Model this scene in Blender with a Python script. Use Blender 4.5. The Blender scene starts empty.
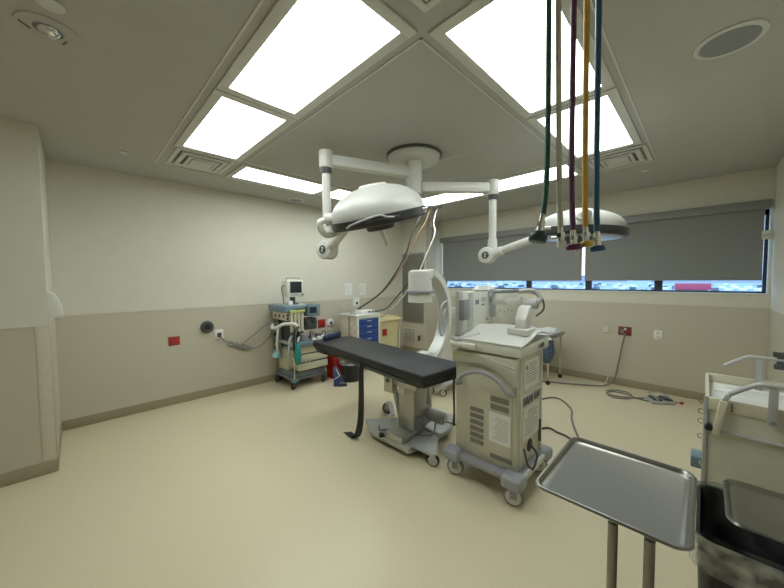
import bpy, bmesh, math, random
from mathutils import Vector, Matrix, noise
V = Vector
rnd = random.Random(7)
sc = bpy.context.scene
COL = sc.collection
PI = math.pi

# ------------------------------------------------------------------ materials
def mat(name, color, rough=.5, metal=0., var=.06, scale=30., bump=0., spec=.5, trans=0., alpha=None,
        emit=None, estr=0., coat=0., stretch=None):
    m = bpy.data.materials.new(name); m.use_nodes = True
    nt = m.node_tree; b = nt.nodes['Principled BSDF']
    tc = nt.nodes.new('ShaderNodeTexCoord'); no = nt.nodes.new('ShaderNodeTexNoise')
    no.inputs['Scale'].default_value = scale; no.inputs['Detail'].default_value = 4
    src = tc.outputs['Object']
    if stretch:
        mp = nt.nodes.new('ShaderNodeMapping'); mp.inputs['Scale'].default_value = stretch
        nt.links.new(src, mp.inputs['Vector']); src = mp.outputs['Vector']
    nt.links.new(src, no.inputs['Vector'])
    rp = nt.nodes.new('ShaderNodeValToRGB')
    c = V(color); lo = c * (1 - var); hi = c * (1 + var)
    rp.color_ramp.elements[0].position = .3; rp.color_ramp.elements[1].position = .7
    rp.color_ramp.elements[0].color = (*[min(1, q) for q in lo], 1)
    rp.color_ramp.elements[1].color = (*[min(1, q) for q in hi], 1)
    nt.links.new(no.outputs['Fac'], rp.inputs['Fac'])
    nt.links.new(rp.outputs['Color'], b.inputs['Base Color'])
    b.inputs['Roughness'].default_value = rough; b.inputs['Metallic'].default_value = metal
    b.inputs['Specular IOR Level'].default_value = spec
    b.inputs['Transmission Weight'].default_value = trans
    b.inputs['Coat Weight'].default_value = coat
    if alpha is not None: b.inputs['Alpha'].default_value = alpha
    if emit:
        b.inputs['Emission Color'].default_value = (*emit, 1); b.inputs['Emission Strength'].default_value = estr
    if bump:
        bp = nt.nodes.new('ShaderNodeBump'); bp.inputs['Strength'].default_value = bump
        bp.inputs['Distance'].default_value = .01
        nt.links.new(no.outputs['Fac'], bp.inputs['Height']); nt.links.new(bp.outputs['Normal'], b.inputs['Normal'])
    return m

M = {}
M['paint'] = mat('wall_paint_cream', (.66, .64, .55), .75, var=.015, scale=8, bump=.03)
M['wains'] = mat('wall_panel_tan', (.53, .495, .40), .55, var=.02, scale=90, bump=.03)
M['ceil'] = mat('ceiling_paint', (.46, .455, .435), .85, var=.015, scale=6, bump=.03)
M['floor'] = mat('floor_vinyl', (.68, .605, .425), .30, var=.05, scale=140, bump=.015, spec=.4)
M['base'] = mat('cove_base_tan', (.33, .275, .19), .5, var=.04)
M['cap'] = mat('trim_putty', (.60, .56, .47), .5, var=.03)
M['frame_white'] = mat('light_frame_white', (.62, .62, .59), .5, var=.03)
M['white'] = mat('white_enamel', (.66, .66, .62), .3, var=.02, spec=.5)
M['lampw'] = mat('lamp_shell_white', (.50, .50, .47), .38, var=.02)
M['offw'] = mat('off_white_plastic', (.68, .68, .62), .42, var=.03)
M['cream'] = mat('cream_plastic', (.62, .59, .46), .45, var=.03)
M['ivory'] = mat('ivory_enamel', (.58, .57, .47), .4, var=.03)
M['yellow_cream'] = mat('yellowish_cream_fabric', (.66, .58, .32), .6, var=.06, scale=14, bump=.1)
M['ltgrey'] = mat('light_grey_plastic', (.45, .46, .46), .4, var=.03)
M['midgrey'] = mat('mid_grey_plastic', (.25, .26, .27), .45, var=.04)
M['bluegrey'] = mat('blue_grey_plastic', (.16, .24, .31), .4, var=.05)
M['basegrey'] = mat('base_grey_plastic', (.15, .18, .20), .45, var=.05)
M['bumper'] = mat('grey_bumper_rubber', (.32, .33, .36), .5, var=.04)
M['dkgrey'] = mat('dark_grey_plastic', (.07, .075, .08), .4, var=.05)
M['black'] = mat('black_plastic', (.018, .019, .02), .38, var=.1)
M['pad'] = mat('black_vinyl_pad', (.017, .018, .021), .5, var=.08, scale=60, bump=.06)
M['blackrub'] = mat('black_rubber', (.02, .02, .02), .6, var=.1)
M['navy'] = mat('navy_cloth', (.015, .03, .09), .55, var=.2, scale=40, bump=.1)
M['navyp'] = mat('navy_print_cloth', (.07, .10, .19), .6, var=.85, scale=28, bump=.1)
M['blue'] = mat('royal_blue_enamel', (.018, .06, .26), .35, var=.05)
M['red'] = mat('red_plastic', (.42, .02, .02), .4, var=.06)
M['redd'] = mat('outlet_red', (.30, .03, .03), .4, var=.06)
M['outdk'] = mat('outlet_dark_red', (.19, .035, .03), .45, var=.1)
M['teal'] = mat('teal_rubber', (.02, .24, .22), .45, var=.1)
M['paleteal'] = mat('pale_teal_plastic', (.30, .55, .55), .3, var=.15, scale=40)
M['steel'] = mat('brushed_steel', (.275, .268, .24), .34, 1., var=.05, scale=60, bump=.01, stretch=(1, 8, 1))
M['chrome'] = mat('chrome', (.62, .62, .60), .16, 1., var=.03)
M['alu'] = mat('grey_metal_paint', (.48, .49, .48), .35, .35, var=.04)
M['tsteel'] = mat('table_stainless', (.50, .49, .45), .34, .6, var=.06, scale=12)
M['paper'] = mat('paper', (.78, .79, .77), .7, var=.02)
M['ink'] = mat('printed_ink', (.22, .23, .25), .7, var=.05)
M['screen'] = mat('dark_screen', (.02, .03, .035), .15, var=.05)
M['vent'] = mat('vent_grey', (.30, .29, .27), .5, var=.05)
M['grille'] = mat('grille_slots', (.20, .195, .16), .55, var=.05)
M['blind'] = mat('grey_shade_fabric', (.225, .23, .215), .85, var=.04, scale=200, bump=.05)
M['valance'] = mat('grey_valance', (.22, .22, .21), .5, var=.03)
M['cordd'] = mat('dark_cord', (.06, .055, .05), .5, var=.08)
M['cordg'] = mat('grey_cord', (.22, .21, .19), .5, var=.08)
M['cordb'] = mat('tan_brown_cord', (.30, .19, .10), .5, var=.1)
M['cordw'] = mat('white_cord', (.66, .66, .62), .5, var=.05)
M['hgreen'] = mat('green_hose', (.015, .085, .06), .4, var=.06)
M['hwhite'] = mat('white_hose', (.50, .48, .42), .45, var=.05)
M['hpurple'] = mat('purple_hose', (.10, .035, .09), .4, var=.06)
M['hyellow'] = mat('yellow_hose', (.58, .34, .05), .4, var=.06)
M['hblue'] = mat('blue_hose', (.02, .085, .15), .4, var=.06)
M['purple'] = mat('purple_nut', (.13, .02, .08), .4, var=.05)
M['yellow'] = mat('yellow_nut', (.62, .42, .04), .4, var=.05)
M['blnut'] = mat('blue_nut', (.02, .08, .20), .4, var=.05)
M['grnut'] = mat('dark_green_nut', (.012, .04, .035), .35, var=.05)
M['ygreen'] = mat('yellow_green_trim', (.55, .62, .20), .4, var=.05)
M['cloth'] = mat('white_drape_cloth', (.70, .71, .69), .8, var=.05, scale=20, bump=.1)
M['lens'] = mat('lamp_lens', (.55, .62, .70), .12, var=.03, spec=.6)
M['diffuser'] = mat('light_diffuser', (.8, .85, .85), .4, var=.02, emit=(.93, 1., .97), estr=8.8)
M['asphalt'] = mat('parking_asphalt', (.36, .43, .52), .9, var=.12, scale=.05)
M['carw'] = mat('car_white', (.75, .77, .8), .3, var=.02)
M['cars'] = mat('car_silver', (.40, .42, .46), .3, var=.02)
M['carb'] = mat('car_dark', (.05, .06, .09), .3, var=.02)
M['carr'] = mat('car_red', (.50, .05, .10), .4, var=.02)
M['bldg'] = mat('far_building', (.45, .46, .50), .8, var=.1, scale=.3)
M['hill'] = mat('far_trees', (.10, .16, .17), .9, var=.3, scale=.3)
M['wframe'] = mat('window_frame_dark', (.035, .04, .055), .4, var=.05)
# clear window glass and liner film
def glass(name, col, alpha_mix, rough):
    m = bpy.data.materials.new(name); m.use_nodes = True; nt = m.node_tree; nt.nodes.clear()
    o = nt.nodes.new('ShaderNodeOutputMaterial'); mx = nt.nodes.new('ShaderNodeMixShader')
    t = nt.nodes.new('ShaderNodeBsdfTransparent'); t.inputs[0].default_value = (*col, 1)
    g = nt.nodes.new('ShaderNodeBsdfPrincipled'); g.inputs['Roughness'].default_value = rough
    g.inputs['Base Color'].default_value = (.78, .80, .80, 1)
    tc = nt.nodes.new('ShaderNodeTexCoord'); no = nt.nodes.new('ShaderNodeTexNoise'); no.inputs['Scale'].default_value = 14
    mr = nt.nodes.new('ShaderNodeMapRange'); mr.inputs['To Min'].default_value = alpha_mix[0]; mr.inputs['To Max'].default_value = alpha_mix[1]
    mr.inputs['From Min'].default_value = .35; mr.inputs['From Max'].default_value = .65
    nt.links.new(tc.outputs['Object'], no.inputs['Vector']); nt.links.new(no.outputs['Fac'], mr.inputs['Value'])
    nt.links.new(mr.outputs['Result'], mx.inputs[0])
    nt.links.new(t.outputs[0], mx.inputs[1]); nt.links.new(g.outputs[0], mx.inputs[2]); nt.links.new(mx.outputs[0], o.inputs[0])
    return m
M['glass'] = glass('window_glass', (.90, .95, 1.), (.03, .05), .05)
M['film'] = glass('clear_liner_film', (.80, .81, .80), (.22, .78), .16)

M['film_in'] = glass('clear_liner_film_inside', (.80, .81, .80), (.03, .22), .2)
# ------------------------------------------------------------------ mesh builder
class MB:
    def __init__(s): s.bm = bmesh.new(); s.T = None
    def _add(s, tmp):
        if s.T: bmesh.ops.transform(tmp, matrix=s.T, verts=tmp.verts)
        me = bpy.data.meshes.new('t'); tmp.to_mesh(me); tmp.free()
        s.bm.from_mesh(me); bpy.data.meshes.remove(me)
    def box(s, x0, x1, y0, y1, z0, z1, bev=0., seg=2, M4=None, taper=None):
        t = bmesh.new(); bmesh.ops.create_cube(t, size=1)
        for v in t.verts:
            k = taper if (taper and v.co.z < 0) else 1
            v.co = V(((x0 + x1) / 2 + v.co.x * (x1 - x0) * k, (y0 + y1) / 2 + v.co.y * (y1 - y0) * k, (z0 + z1) / 2 + v.co.z * (z1 - z0)))
        if bev: bmesh.ops.bevel(t, geom=t.edges[:], offset=bev, segments=seg, profile=.5, affect='EDGES')
        if M4: bmesh.ops.transform(t, matrix=M4, verts=t.verts)
        s._add(t); return s
    def bar(s, p0, p1, w, h, bev=0., up=(0, 0, 1)):
        p0, p1 = V(p0), V(p1); d = p1 - p0; L = d.length; x = d / L; u = V(up)
        if abs(x.dot(u)) > .98: u = V((1, 0, 0))
        y = u.cross(x).normalized(); z = x.cross(y)
        m = Matrix((( x.x, y.x, z.x, 0), (x.y, y.y, z.y, 0), (x.z, y.z, z.z, 0), (0, 0, 0, 1)))
        m = Matrix.Translation((p0 + p1) / 2) @ m
        return s.box(-L / 2, L / 2, -w / 2, w / 2, -h / 2, h / 2, bev, M4=m)
    def cyl(s, p0, p1, r, r1=None, n=20, bev=0.):
        p0, p1 = V(p0), V(p1); d = p1 - p0; r1 = r if r1 is None else r1
        t = bmesh.new(); bmesh.ops.create_cone(t, cap_ends=True, segments=n, radius1=r, radius2=r1, depth=d.length)
        if bev:
            es = [e for e in t.edges if len([f for f in e.link_faces if len(f.verts) == n]) == 1]
            bmesh.ops.bevel(t, geom=es, offset=bev, segments=2, profile=.5, affect='EDGES')
        q = V((0, 0, 1)).rotation_difference(d.normalized()).to_matrix().to_4x4()
        bmesh.ops.transform(t, matrix=Matrix.Translation((p0 + p1) / 2) @ q, verts=t.verts)
        s._add(t); return s
    def sphere(s, c, r, sc3=(1, 1, 1), n=16):
        t = bmesh.new(); bmesh.ops.create_uvsphere(t, u_segments=n, v_segments=max(6, n // 2), radius=r)
        for v in t.verts: v.co = V((v.co.x * sc3[0], v.co.y * sc3[1], v.co.z * sc3[2])) + V(c)
        s._add(t); return s
    def lathe(s, prof, org=(0, 0, 0), axis=(0, 0, 1), n=40, sx=1., sy=1.):
        t = bmesh.new(); rings = []
        for r, h in prof:
            if r < 1e-6: rings.append([t.verts.new((0, 0, h))])
            else: rings.append([t.verts.new((sx * r * math.cos(2 * PI * k / n), sy * r * math.sin(2 * PI * k / n), h)) for k in range(n)])
        for a, b in zip(rings, rings[1:]):
            for k in range(n):
                k2 = (k + 1) % n
                if len(a) == 1 and len(b) == 1: continue
                if len(a) == 1: t.faces.new((a[0], b[k], b[k2]))
                elif len(b) == 1: t.faces.new((a[k], a[k2], b[0]))
                else: t.faces.new((a[k], a[k2], b[k2], b[k]))
        bmesh.ops.recalc_face_normals(t, faces=t.faces[:])
        q = V((0, 0, 1)).rotation_difference(V(axis).normalized()).to_matrix().to_4x4()
        bmesh.ops.transform(t, matrix=Matrix.Translation(V(org)) @ q, verts=t.verts)
        s._add(t); return s
    def prism(s, poly, plane, a0, a1, bev=0.):
        def P(u, v, w):
            return {'xy': V((u, v, w)), 'xz': V((u, w, v)), 'yz': V((w, u, v))}[plane]
        t = bmesh.new(); A = [t.verts.new(P(u, v, a0)) for u, v in poly]; B = [t.verts.new(P(u, v, a1)) for u, v in poly]
        t.faces.new(A); t.faces.new(B[::-1]); n = len(poly)
        for k in range(n): t.faces.new((A[k], B[k], B[(k + 1) % n], A[(k + 1) % n]))
        bmesh.ops.recalc_face_normals(t, faces=t.faces[:])
        if bev: bmesh.ops.bevel(t, geom=t.edges[:], offset=bev, segments=2, profile=.5, affect='EDGES')
        s._add(t); return s
    def tube(s, pts, r, n=8, smooth=True, sub=6, closed=False):
        pts = [V(p) for p in pts]
        if smooth and len(pts) > 2: pts = catmull(pts, sub, closed)
        t = bmesh.new(); rings = []; N = len(pts); prev = None
        for i, p in enumerate(pts):
            if closed: d = pts[(i + 1) % N] - pts[i - 1]
            else: d = pts[min(i + 1, N - 1)] - pts[max(i - 1, 0)]
            d.normalize()
            if prev is None:
                u = V((0, 0, 1)) if abs(d.z) < .9 else V((1, 0, 0))
            else: u = prev
            u = (u - d * u.dot(d)).normalized(); prev = u; w = d.cross(u)
            rr = r(i / (N - 1)) if callable(r) else r
            rings.append([t.verts.new(p + rr * (math.cos(2 * PI * k / n) * u + math.sin(2 * PI * k / n) * w)) for k in range(n)])
        prs = list(zip(rings, rings[1:])) + ([(rings[-1], rings[0])] if closed else [])
        for a, b in prs:
            for k in range(n): t.faces.new((a[k], a[(k + 1) % n], b[(k + 1) % n], b[k]))
        if not closed: t.faces.new(rings[0][::-1]); t.faces.new(rings[-1])
        bmesh.ops.recalc_face_normals(t, faces=t.faces[:])
        s._add(t); return s
    def loops(s, lp, cap0=True, cap1=True):
        t = bmesh.new(); R = [[t.verts.new(p) for p in L] for L in lp]; n = len(R[0])
        for a, b in zip(R, R[1:]):
            for k in range(n): t.faces.new((a[k], a[(k + 1) % n], b[(k + 1) % n], b[k]))
        if cap0: t.faces.new(R[0][::-1])
        if cap1: t.faces.new(R[-1])
        bmesh.ops.recalc_face_normals(t, faces=t.faces[:])
        s._add(t); return s
    def sheet(s, fn, nu, nv, thick=0.):
        t = bmesh.new(); g = [[t.verts.new(fn(i / nu, j / nv)) for j in range(nv + 1)] for i in range(nu + 1)]
        for i in range(nu):
            for j in range(nv): t.faces.new((g[i][j], g[i + 1][j], g[i + 1][j + 1], g[i][j + 1]))
        bmesh.ops.recalc_face_normals(t, faces=t.faces[:])
        if thick: bmesh.ops.solidify(t, geom=t.faces[:], thickness=thick)
        s._add(t); return s
    def build(s, name, m, parent=None, ang=38):
        me = bpy.data.meshes.new(name)
        if parent is not None:
            off = V((0, 0, 0)); p = parent
            while p is not None: off += p.location; p = p.parent
            bmesh.ops.translate(s.bm, verts=s.bm.verts, vec=-off)
        for f in s.bm.faces: f.smooth = True
        for e in s.bm.edges:
            if len(e.link_faces) == 2 and e.calc_face_angle(0) > math.radians(ang): e.smooth = False
        s.bm.to_mesh(me); s.bm.free()
        me.materials.append(m if not isinstance(m, str) else M[m])
        o = bpy.data.objects.new(name, me); COL.objects.link(o)
        if parent is not None: o.parent = parent
        return o

def catmull(p, sub, closed=False):
    out = []; n = len(p)
    for i in range(n if closed else n - 1):
        a = p[(i - 1) % n] if (closed or i > 0) else p[0]; b = p[i]; c = p[(i + 1) % n]
        d = p[(i + 2) % n] if (closed or i + 2 < n) else p[-1]
        for k in range(sub):
            t = k / sub
            out.append(.5 * ((2 * b) + (c - a) * t + (2 * a - 5 * b + 4 * c - d) * t * t + (3 * b - a - 3 * c + d) * t ** 3))
    if not closed: out.append(p[-1])
    return out
def rrect(cx, cy, w, d, r, z, n=6, bow=0):
    L = []
    for sx, sy, a0 in ((1, 1, 0), (-1, 1, PI / 2), (-1, -1, PI), (1, -1, 3 * PI / 2)):
        for k in range(n + 1):
            a = a0 + PI / 2 * k / n
            L.append(V((cx + sx * (w / 2 - r) + r * math.cos(a), cy + sy * (d / 2 - r) + r * math.sin(a), z)))
    return L
def tag(o, label, cat, group=None, kind=None):
    o['label'] = label; o['category'] = cat
    if group: o['group'] = group
    if kind: o['kind'] = kind
    return o
def thing(name, label, cat, loc=(0, 0, 0), group=None):
    o = bpy.data.objects.new(name, None); o.empty_display_size = .1; COL.objects.link(o); o.location = loc
    return tag(o, label, cat, group)
def struct(o): o['kind'] = 'structure'; return o
def box(name, m, parent, x0, x1, y0, y1, z0, z1, bev=0.): return MB().box(x0, x1, y0, y1, z0, z1, bev).build(name, m, parent)
def caster(parent, x, y, r, w=.025, ang=0., body='alu', tyre='blackrub', hub='white', top=None):
    """a swivel caster: fork is the part, wheel its sub-part, hub on the wheel"""
    c, s = math.cos(ang), math.sin(ang); top = top or 2 * r + .03
    b = MB(); n = V((-s, c, 0)); d = V((c, s, 0)); ctr = V((x, y, r))
    b.cyl((x, y, top - .025), (x, y, top), r * .55, n=16)
    for q in (-1, 1):
        p = ctr + n * q * (w / 2 + .006)
        b.bar(p + V((0, 0, -r * .2)), V((x, y, top - .02)) + n * q * (w / 2 + .006), r * .7, .006, .002, up=n)
    f = b.build('caster', body, parent)
    wl = MB().lathe([(r * .55, -w / 2), (r * .9, -w / 2), (r, -w / 2 + .005), (r, w / 2 - .005), (r * .9, w / 2), (r * .55, w / 2)], ctr, n, 24)
    wh = wl.build('wheel', tyre, f)
    MB().cyl(ctr - n * (w / 2 + .0045), ctr + n * (w / 2 + .0045), r * .78, n=20, bev=.003).build('hub', hub, f)
    return f

H, YL, XR = 2.899, 4.911, 5.765
XB, YB, YN, XN = -.178, 3.902, -.55, -1.7        # bump-out corner, near wall, rear wall
ZW, ZS, ZV, ZB = 1.248, 1.4245, 2.524, .106      # wainscot, sill, window head, base
TH = .2
# ------------------------------------------------------------------ room shell
struct(box('floor', 'floor', None, XN - TH, XR + TH, YN - TH, YL + TH, -.12, 0))
struct(box('ceiling', 'ceil', None, XN - TH, XR + TH, YN - TH, YL + TH, H, H + .15))
struct(box('wall_left', 'paint', None, XB - .1, XR + TH, YL, YL + TH, 0, H))
struct(box('wall_corner', 'paint', None, XN, XB, YB, YL + TH, 0, H))
struct(box('wall_near', 'paint', None, XN - TH, XR + TH, YN - TH, YN, 0, H))
struct(box('wall_rear', 'paint', None, XN - TH, XN, YN, YL + TH, 0, H))
WY0, WY1 = -.521, 4.166
b = MB(); b.box(XR, XR + TH, YN, YL, 0, ZS); b.box(XR, XR + TH, YN, YL, ZV - .09, H)
b.box(XR, XR + TH, YN, WY0, ZS, ZV - .09); b.box(XR, XR + TH, WY1, YL, ZS, ZV - .09)
struct(b.build('wall_right', 'paint'))
# boxed-out chase in the far corner
CX, CY = 5.28, 4.235
struct(box('wall_chase', 'paint', None, CX, XR, CY, YL, 0, H))
# wainscot panels, caps, bases, corner guard
e = .006
struct(box('trim_1', 'wains', None, XB, XR, YL - e, YL, ZB, ZW))
struct(box('trim_2', 'wains', None, XR - e, XR, YN, CY, ZB, ZW))
struct(box('trim_3', 'wains', None, XN, XB, YB - e, YB, ZB, ZW))
struct(box('trim_4', 'wains', None, XB, XB + e, YB, YL, ZB, ZW))
struct(box('trim_5', 'wains', None, XN, XR, YN, YN + e, ZB, ZW))
struct(box('trim_6', 'wains', None, CX - e, CX, CY - e, YL, ZB, ZW))
struct(box('trim_7', 'wains', None, CX, XR, CY - e, CY, ZB, ZW))
cb = MB(); k = .012
cb.box(XB, XR, YL - k, YL, ZW, ZW + .008)
struct(cb.build('trim_8', 'cap'))
struct(box('trim_9', 'cap', None, XR - k, XR, YN, CY, ZW, ZW + .008))
struct(box('trim_10', 'cap', None, XN, XB + .008, YB - k, YB, ZW, ZW + .008))
struct(box('trim_11', 'cap', None, CX - k, CX, CY - k, YL, ZW, ZW + .008))
g = MB(); g.box(XB - .075, XB + .010, YB - .010, YB - .004, ZB + .002, ZW + .012, .002); g.box(XB + .004, XB + .010, YB - .010, YB + .06, ZB + .002, ZW + .012, .002)
struct(g.build('trim_12', 'cap'))
def baseb(name, x0, x1, y0, y1): struct(box(name, 'base', None, x0, x1, y0, y1, 0, ZB, .004))
baseb('baseboard_left', XB, CX, YL - .014, YL)
baseb('baseboard_right', XR - .014, XR, YN, CY)
baseb('baseboard_corner', XN, XB + .014, YB - .014, YB)
baseb('baseboard_side', XB, XB + .014, YB, YL)
baseb('baseboard_near', XN, XR, YN, YN + .014)
bb = MB(); bb.box(CX - .014, CX, CY - .014, YL, 0, ZB, .004); bb.box(CX, XR, CY - .014, CY, 0, ZB, .004)
struct(bb.build('baseboard_chase', 'base'))

# ------------------------------------------------------------------ window with sill, mullions, panes
win = bpy.data.objects.new('window_1', None); COL.objects.link(win); win.location = (XR + .1, 1.8, ZS); win['kind'] = 'structure'
xf = XR + .11
f = MB(); f.box(xf, xf + .05, WY0, WY1, ZS, ZS + .022); f.box(xf, xf + .05, WY0, WY1, ZV - .15, ZV - .09)
f.box(xf, xf + .05, WY0, WY0 + .03, ZS, ZV - .09); f.box(xf, xf + .05, WY1 - .03, WY1, ZS, ZV - .09)
f.build('window_frame', 'wframe', win)
mus = [2.30, 1.345, .475]
for y in mus: box('mullion', 'wframe', win, xf, xf + .05, y - .045, y + .045, ZS + .022, ZV - .15)
eds = [WY0 + .03] + sum([[y - .045, y + .045] for y in mus[::-1]], []) + [WY1 - .03]
for a, c in zip(eds[::2], eds[1::2]): box('pane', 'glass', win, xf + .02, xf + .026, a, c, ZS + .022, ZV - .15)
struct(box('trim_13', 'paint', None, XR - .012, xf, WY0, WY1, ZS - .02, ZS - .0005, .003))
# roller shades
def shade(y0, y1, label, i0, i1):
    t = thing('roller_blind', label, 'blind', (XR - .03, (y0 + y1) / 2, ZV - .05), 'grey roller blinds over the window')
    box('valance', 'valance', t, XR - .075, XR - .001, y0 - .01, y1 + .01, ZV - .105, ZV, .004)
    def fn(u, v): return V((XR - .022 + .003 * math.sin(v * 9 + u * 3), y0 + i0 + (y1 - y0 - i0 - i1) * v, 1.600 + (ZV - .10 - 1.600) * u))
    MB().sheet(fn, 14, 24, .0015).build('shade_fabric', 'blind', t)
    box('hem_bar', 'valance', t, XR - .030, XR - .014, y0 + i0, y1 - i1, 1.583, 1.602, .003)
    return t
shade(1.400, 4.155, 'left grey roller blind, the half behind the hanging surgical lamp', .012, .035)
shade(-.51, 1.380, 'right grey roller blind, the half ending at the right wall', .035, .012)
t = thing('blind_controller', 'small cream control clip beside the right end of the window blind', 'blind control', (XR - .08, -.505, 2.12))
box('case', 'cream', t, XR - .075, XR - .012, -.535, -.455, 2.065, 2.165, .006)
box('slot', 'midgrey', t, XR - .078, XR - .07, -.525, -.465, 2.108, 2.116)

# ------------------------------------------------------------------ outside: parking lot
GZ = -3.2
o = MB().box(XR + 6, 900, -420, 800, GZ - .3, GZ).build('parking_ground', 'asphalt'); o['kind'] = 'structure'
ln = MB()
def car(x, y, ang, m, lab):
    c = MB(); c.T = Matrix.Translation((x, y, GZ)) @ Matrix.Rotation(ang, 4, 'Z')
    c.prism([(-2.2, .35), (2.2, .35), (2.25, .8), (1.2, .95), (.6, 1.45), (-1.2, 1.5), (-1.9, .98), (-2.25, .9)], 'xz', -.88, .88)
    for q in (-1.35, 1.35):
        for s_ in (-.9, .72): c.cyl((q, s_, .33), (q, s_ + .18, .33), .33, n=10)
    o = c.build('parked_car', m); tag(o, lab, 'car', 'cars parked beyond the window')
cars_l = {'carw': 'small white parked car seen through the window slit', 'cars': 'small silver parked car seen through the window slit',
          'carb': 'small dark parked car seen through the window slit'}
for d, step in ((150, 3.1), (178, 3.4), (215, 4.2), (262, 5.6)):
    y = -d * .16
    while y < d * .80:
        if rnd.random() < .62:
            m = rnd.choice(['carw', 'carw', 'cars', 'carb'])
            car(d + rnd.uniform(-1, 1), y, rnd.choice([0, PI]) + rnd.uniform(-.05, .05), m, cars_l[m])
        y += step
t = thing('trailer', 'red trailer parked outside right half of the window', 'trailer', (142, 7, GZ))
MB().box(140, 143, -1.4, 7.2, GZ + .9, GZ + 3.0, .1).build('box_body', 'carr', t)
b = MB(); [b.cyl((140.2, q, GZ + .5), (142.8, q, GZ + .5), .5, n=12) for q in (.4, 5.6)]; b.box(140.3, 142.7, -.6, 6.6, GZ + .7, GZ + .95); b.build('wheels', 'carb', t)
for i, (x, y0, y1, h, lab) in enumerate([(420, -60, 40, 7, 'long low pale building at the right end of the car park'), (460, 70, 190, 8, 'long low pale building across the middle of the car park'), (430, 230, 330, 9, 'long low pale building at the left end of the car park')]):
    t = thing('commercial_building', lab, 'building', (x, (y0 + y1) / 2, GZ), 'buildings beyond the car park')
    MB().box(x, x + 30, y0, y1, GZ, GZ + h).build('walls', 'bldg', t); MB().box(x - .6, x + 30.6, y0 - .6, y1 + .6, GZ + h, GZ + h + .5).build('roof', 'carb', t)

# ------------------------------------------------------------------ ceiling lights and diffusers (a square ring)
def light(x0, x1, y0, y1, label):
    t = thing('ceiling_light', label, 'ceiling light', ((x0 + x1) / 2, (y0 + y1) / 2, H), 'ceiling light panels in the square ring')
    F = .062
    f = MB()
    for a in ((x0 - F, x1 + F, y0 - F, y0), (x0 - F, x1 + F, y1, y1 + F), (x0 - F, x0, y0, y1), (x1, x1 + F, y0, y1)):
        f.box(*a, H - .014, H, .002)
    f.build('frame', 'frame_white', t)
    box('diffuser', 'diffuser', t, x0, x1, y0, y1, H - .006, H - .001)
    return t
NX, NY, FY, FX = (.757, 1.222), (.519, .986), (3.67, 4.12), (3.905, 4.375)
A1, A2 = (1.145, 2.256), (2.393, 3.509)
B1, B2 = (1.393, 2.504), (2.646, 3.746)
light(*NX, *A1, 'large bright ceiling light panel at top left of the photo, near the round vent corner')
light(*NX, *A2, 'smaller bright ceiling light panel beside the air diffuser on the left')
light(*B1, *NY, 'large bright ceiling light panel at top right, behind the coloured hanging hoses')
light(*B2, *NY, 'bright ceiling light panel behind hoses beside the right air diffuser')
light(*B1, *FY, 'narrow looking far ceiling light left of the white lamp pole')
light(*B2, *FY, 'narrow looking far ceiling light partly hidden above the large surgical lamp')
light(*FX, 1.14, 2.25, 'far ceiling light panel right of the second lamp pole')
light(*FX, 2.39, 3.50, 'far ceiling light panel between ceiling canopy and large lamp head')
def diffuser(cx, cy, label, s_=.265):
    t = thing('air_diffuser', label, 'air vent', (cx, cy, H), 'square air diffusers at ring corners')
    box('backing', 'vent', t, cx - s_, cx + s_, cy - s_, cy + s_, H - .004, H + .002)
    f = MB()
    for q0, q1, z in ((s_ - .035, s_, .014), (s_ - .10, s_ - .055, .026), (s_ - .155, s_ - .125, .034)):
        for a in ((-q1, q1, -q1, -q0), (-q1, q1, q0, q1), (-q1, -q0, -q0, q0), (q0, q1, -q0, q0)):
            f.box(cx + a[0], cx + a[1], cy + a[2], cy + a[3], H - z, H - z + .012, .002)
    f.box(cx - s_ + .165, cx + s_ - .165, cy - s_ + .165, cy + s_ - .165, H - .038, H - .03, .002)
    for q in (-1, 1): f.cyl((cx + q * .08, cy, H - .032), (cx + q * .08, cy, H - .003), .006, n=8); f.cyl((cx, cy + q * (s_ - .07), H - .02), (cx, cy + q * (s_ - .07), H - .003), .006, n=8); f.cyl((cx, cy + q * (s_ - .14), H - .03), (cx, cy + q * (s_ - .14), H - .003), .006, n=8)
    f.build('louvre', 'frame_white', t)
diffuser(.99, 3.86, 'square ceiling air diffuser at the left corner of the light ring')
diffuser(4.14, .70, 'square ceiling air diffuser at right corner behind the blue hose')
diffuser(4.14, 3.89, 'square ceiling air diffuser in the far corner above the lamp')
diffuser(.985, .75, 'dark square ceiling air diffuser at the top centre edge', .235)
# thin ceiling tracks framing the ring
b = MB()
def ring(x0, x1, y0, y1, w=.012):
    for a in ((x0, x1, y0, y0 + w), (x0, x1, y1 - w, y1), (x0, x0 + w, y0, y1), (x1 - w, x1, y0, y1)): b.box(*a, H - .006, H)
ring(.640, 4.50, .405, 4.235); ring(1.335, 3.79, 1.10, 3.555)
struct(b.build('trim_14', 'frame_white'))
b = MB(); ring(2.82, 3.42, 1.75, 2.35, .01)
tag(b.build('access_panel', 'frame_white'), 'thin square access panel outline on ceiling right of the canopy', 'access panel')

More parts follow.
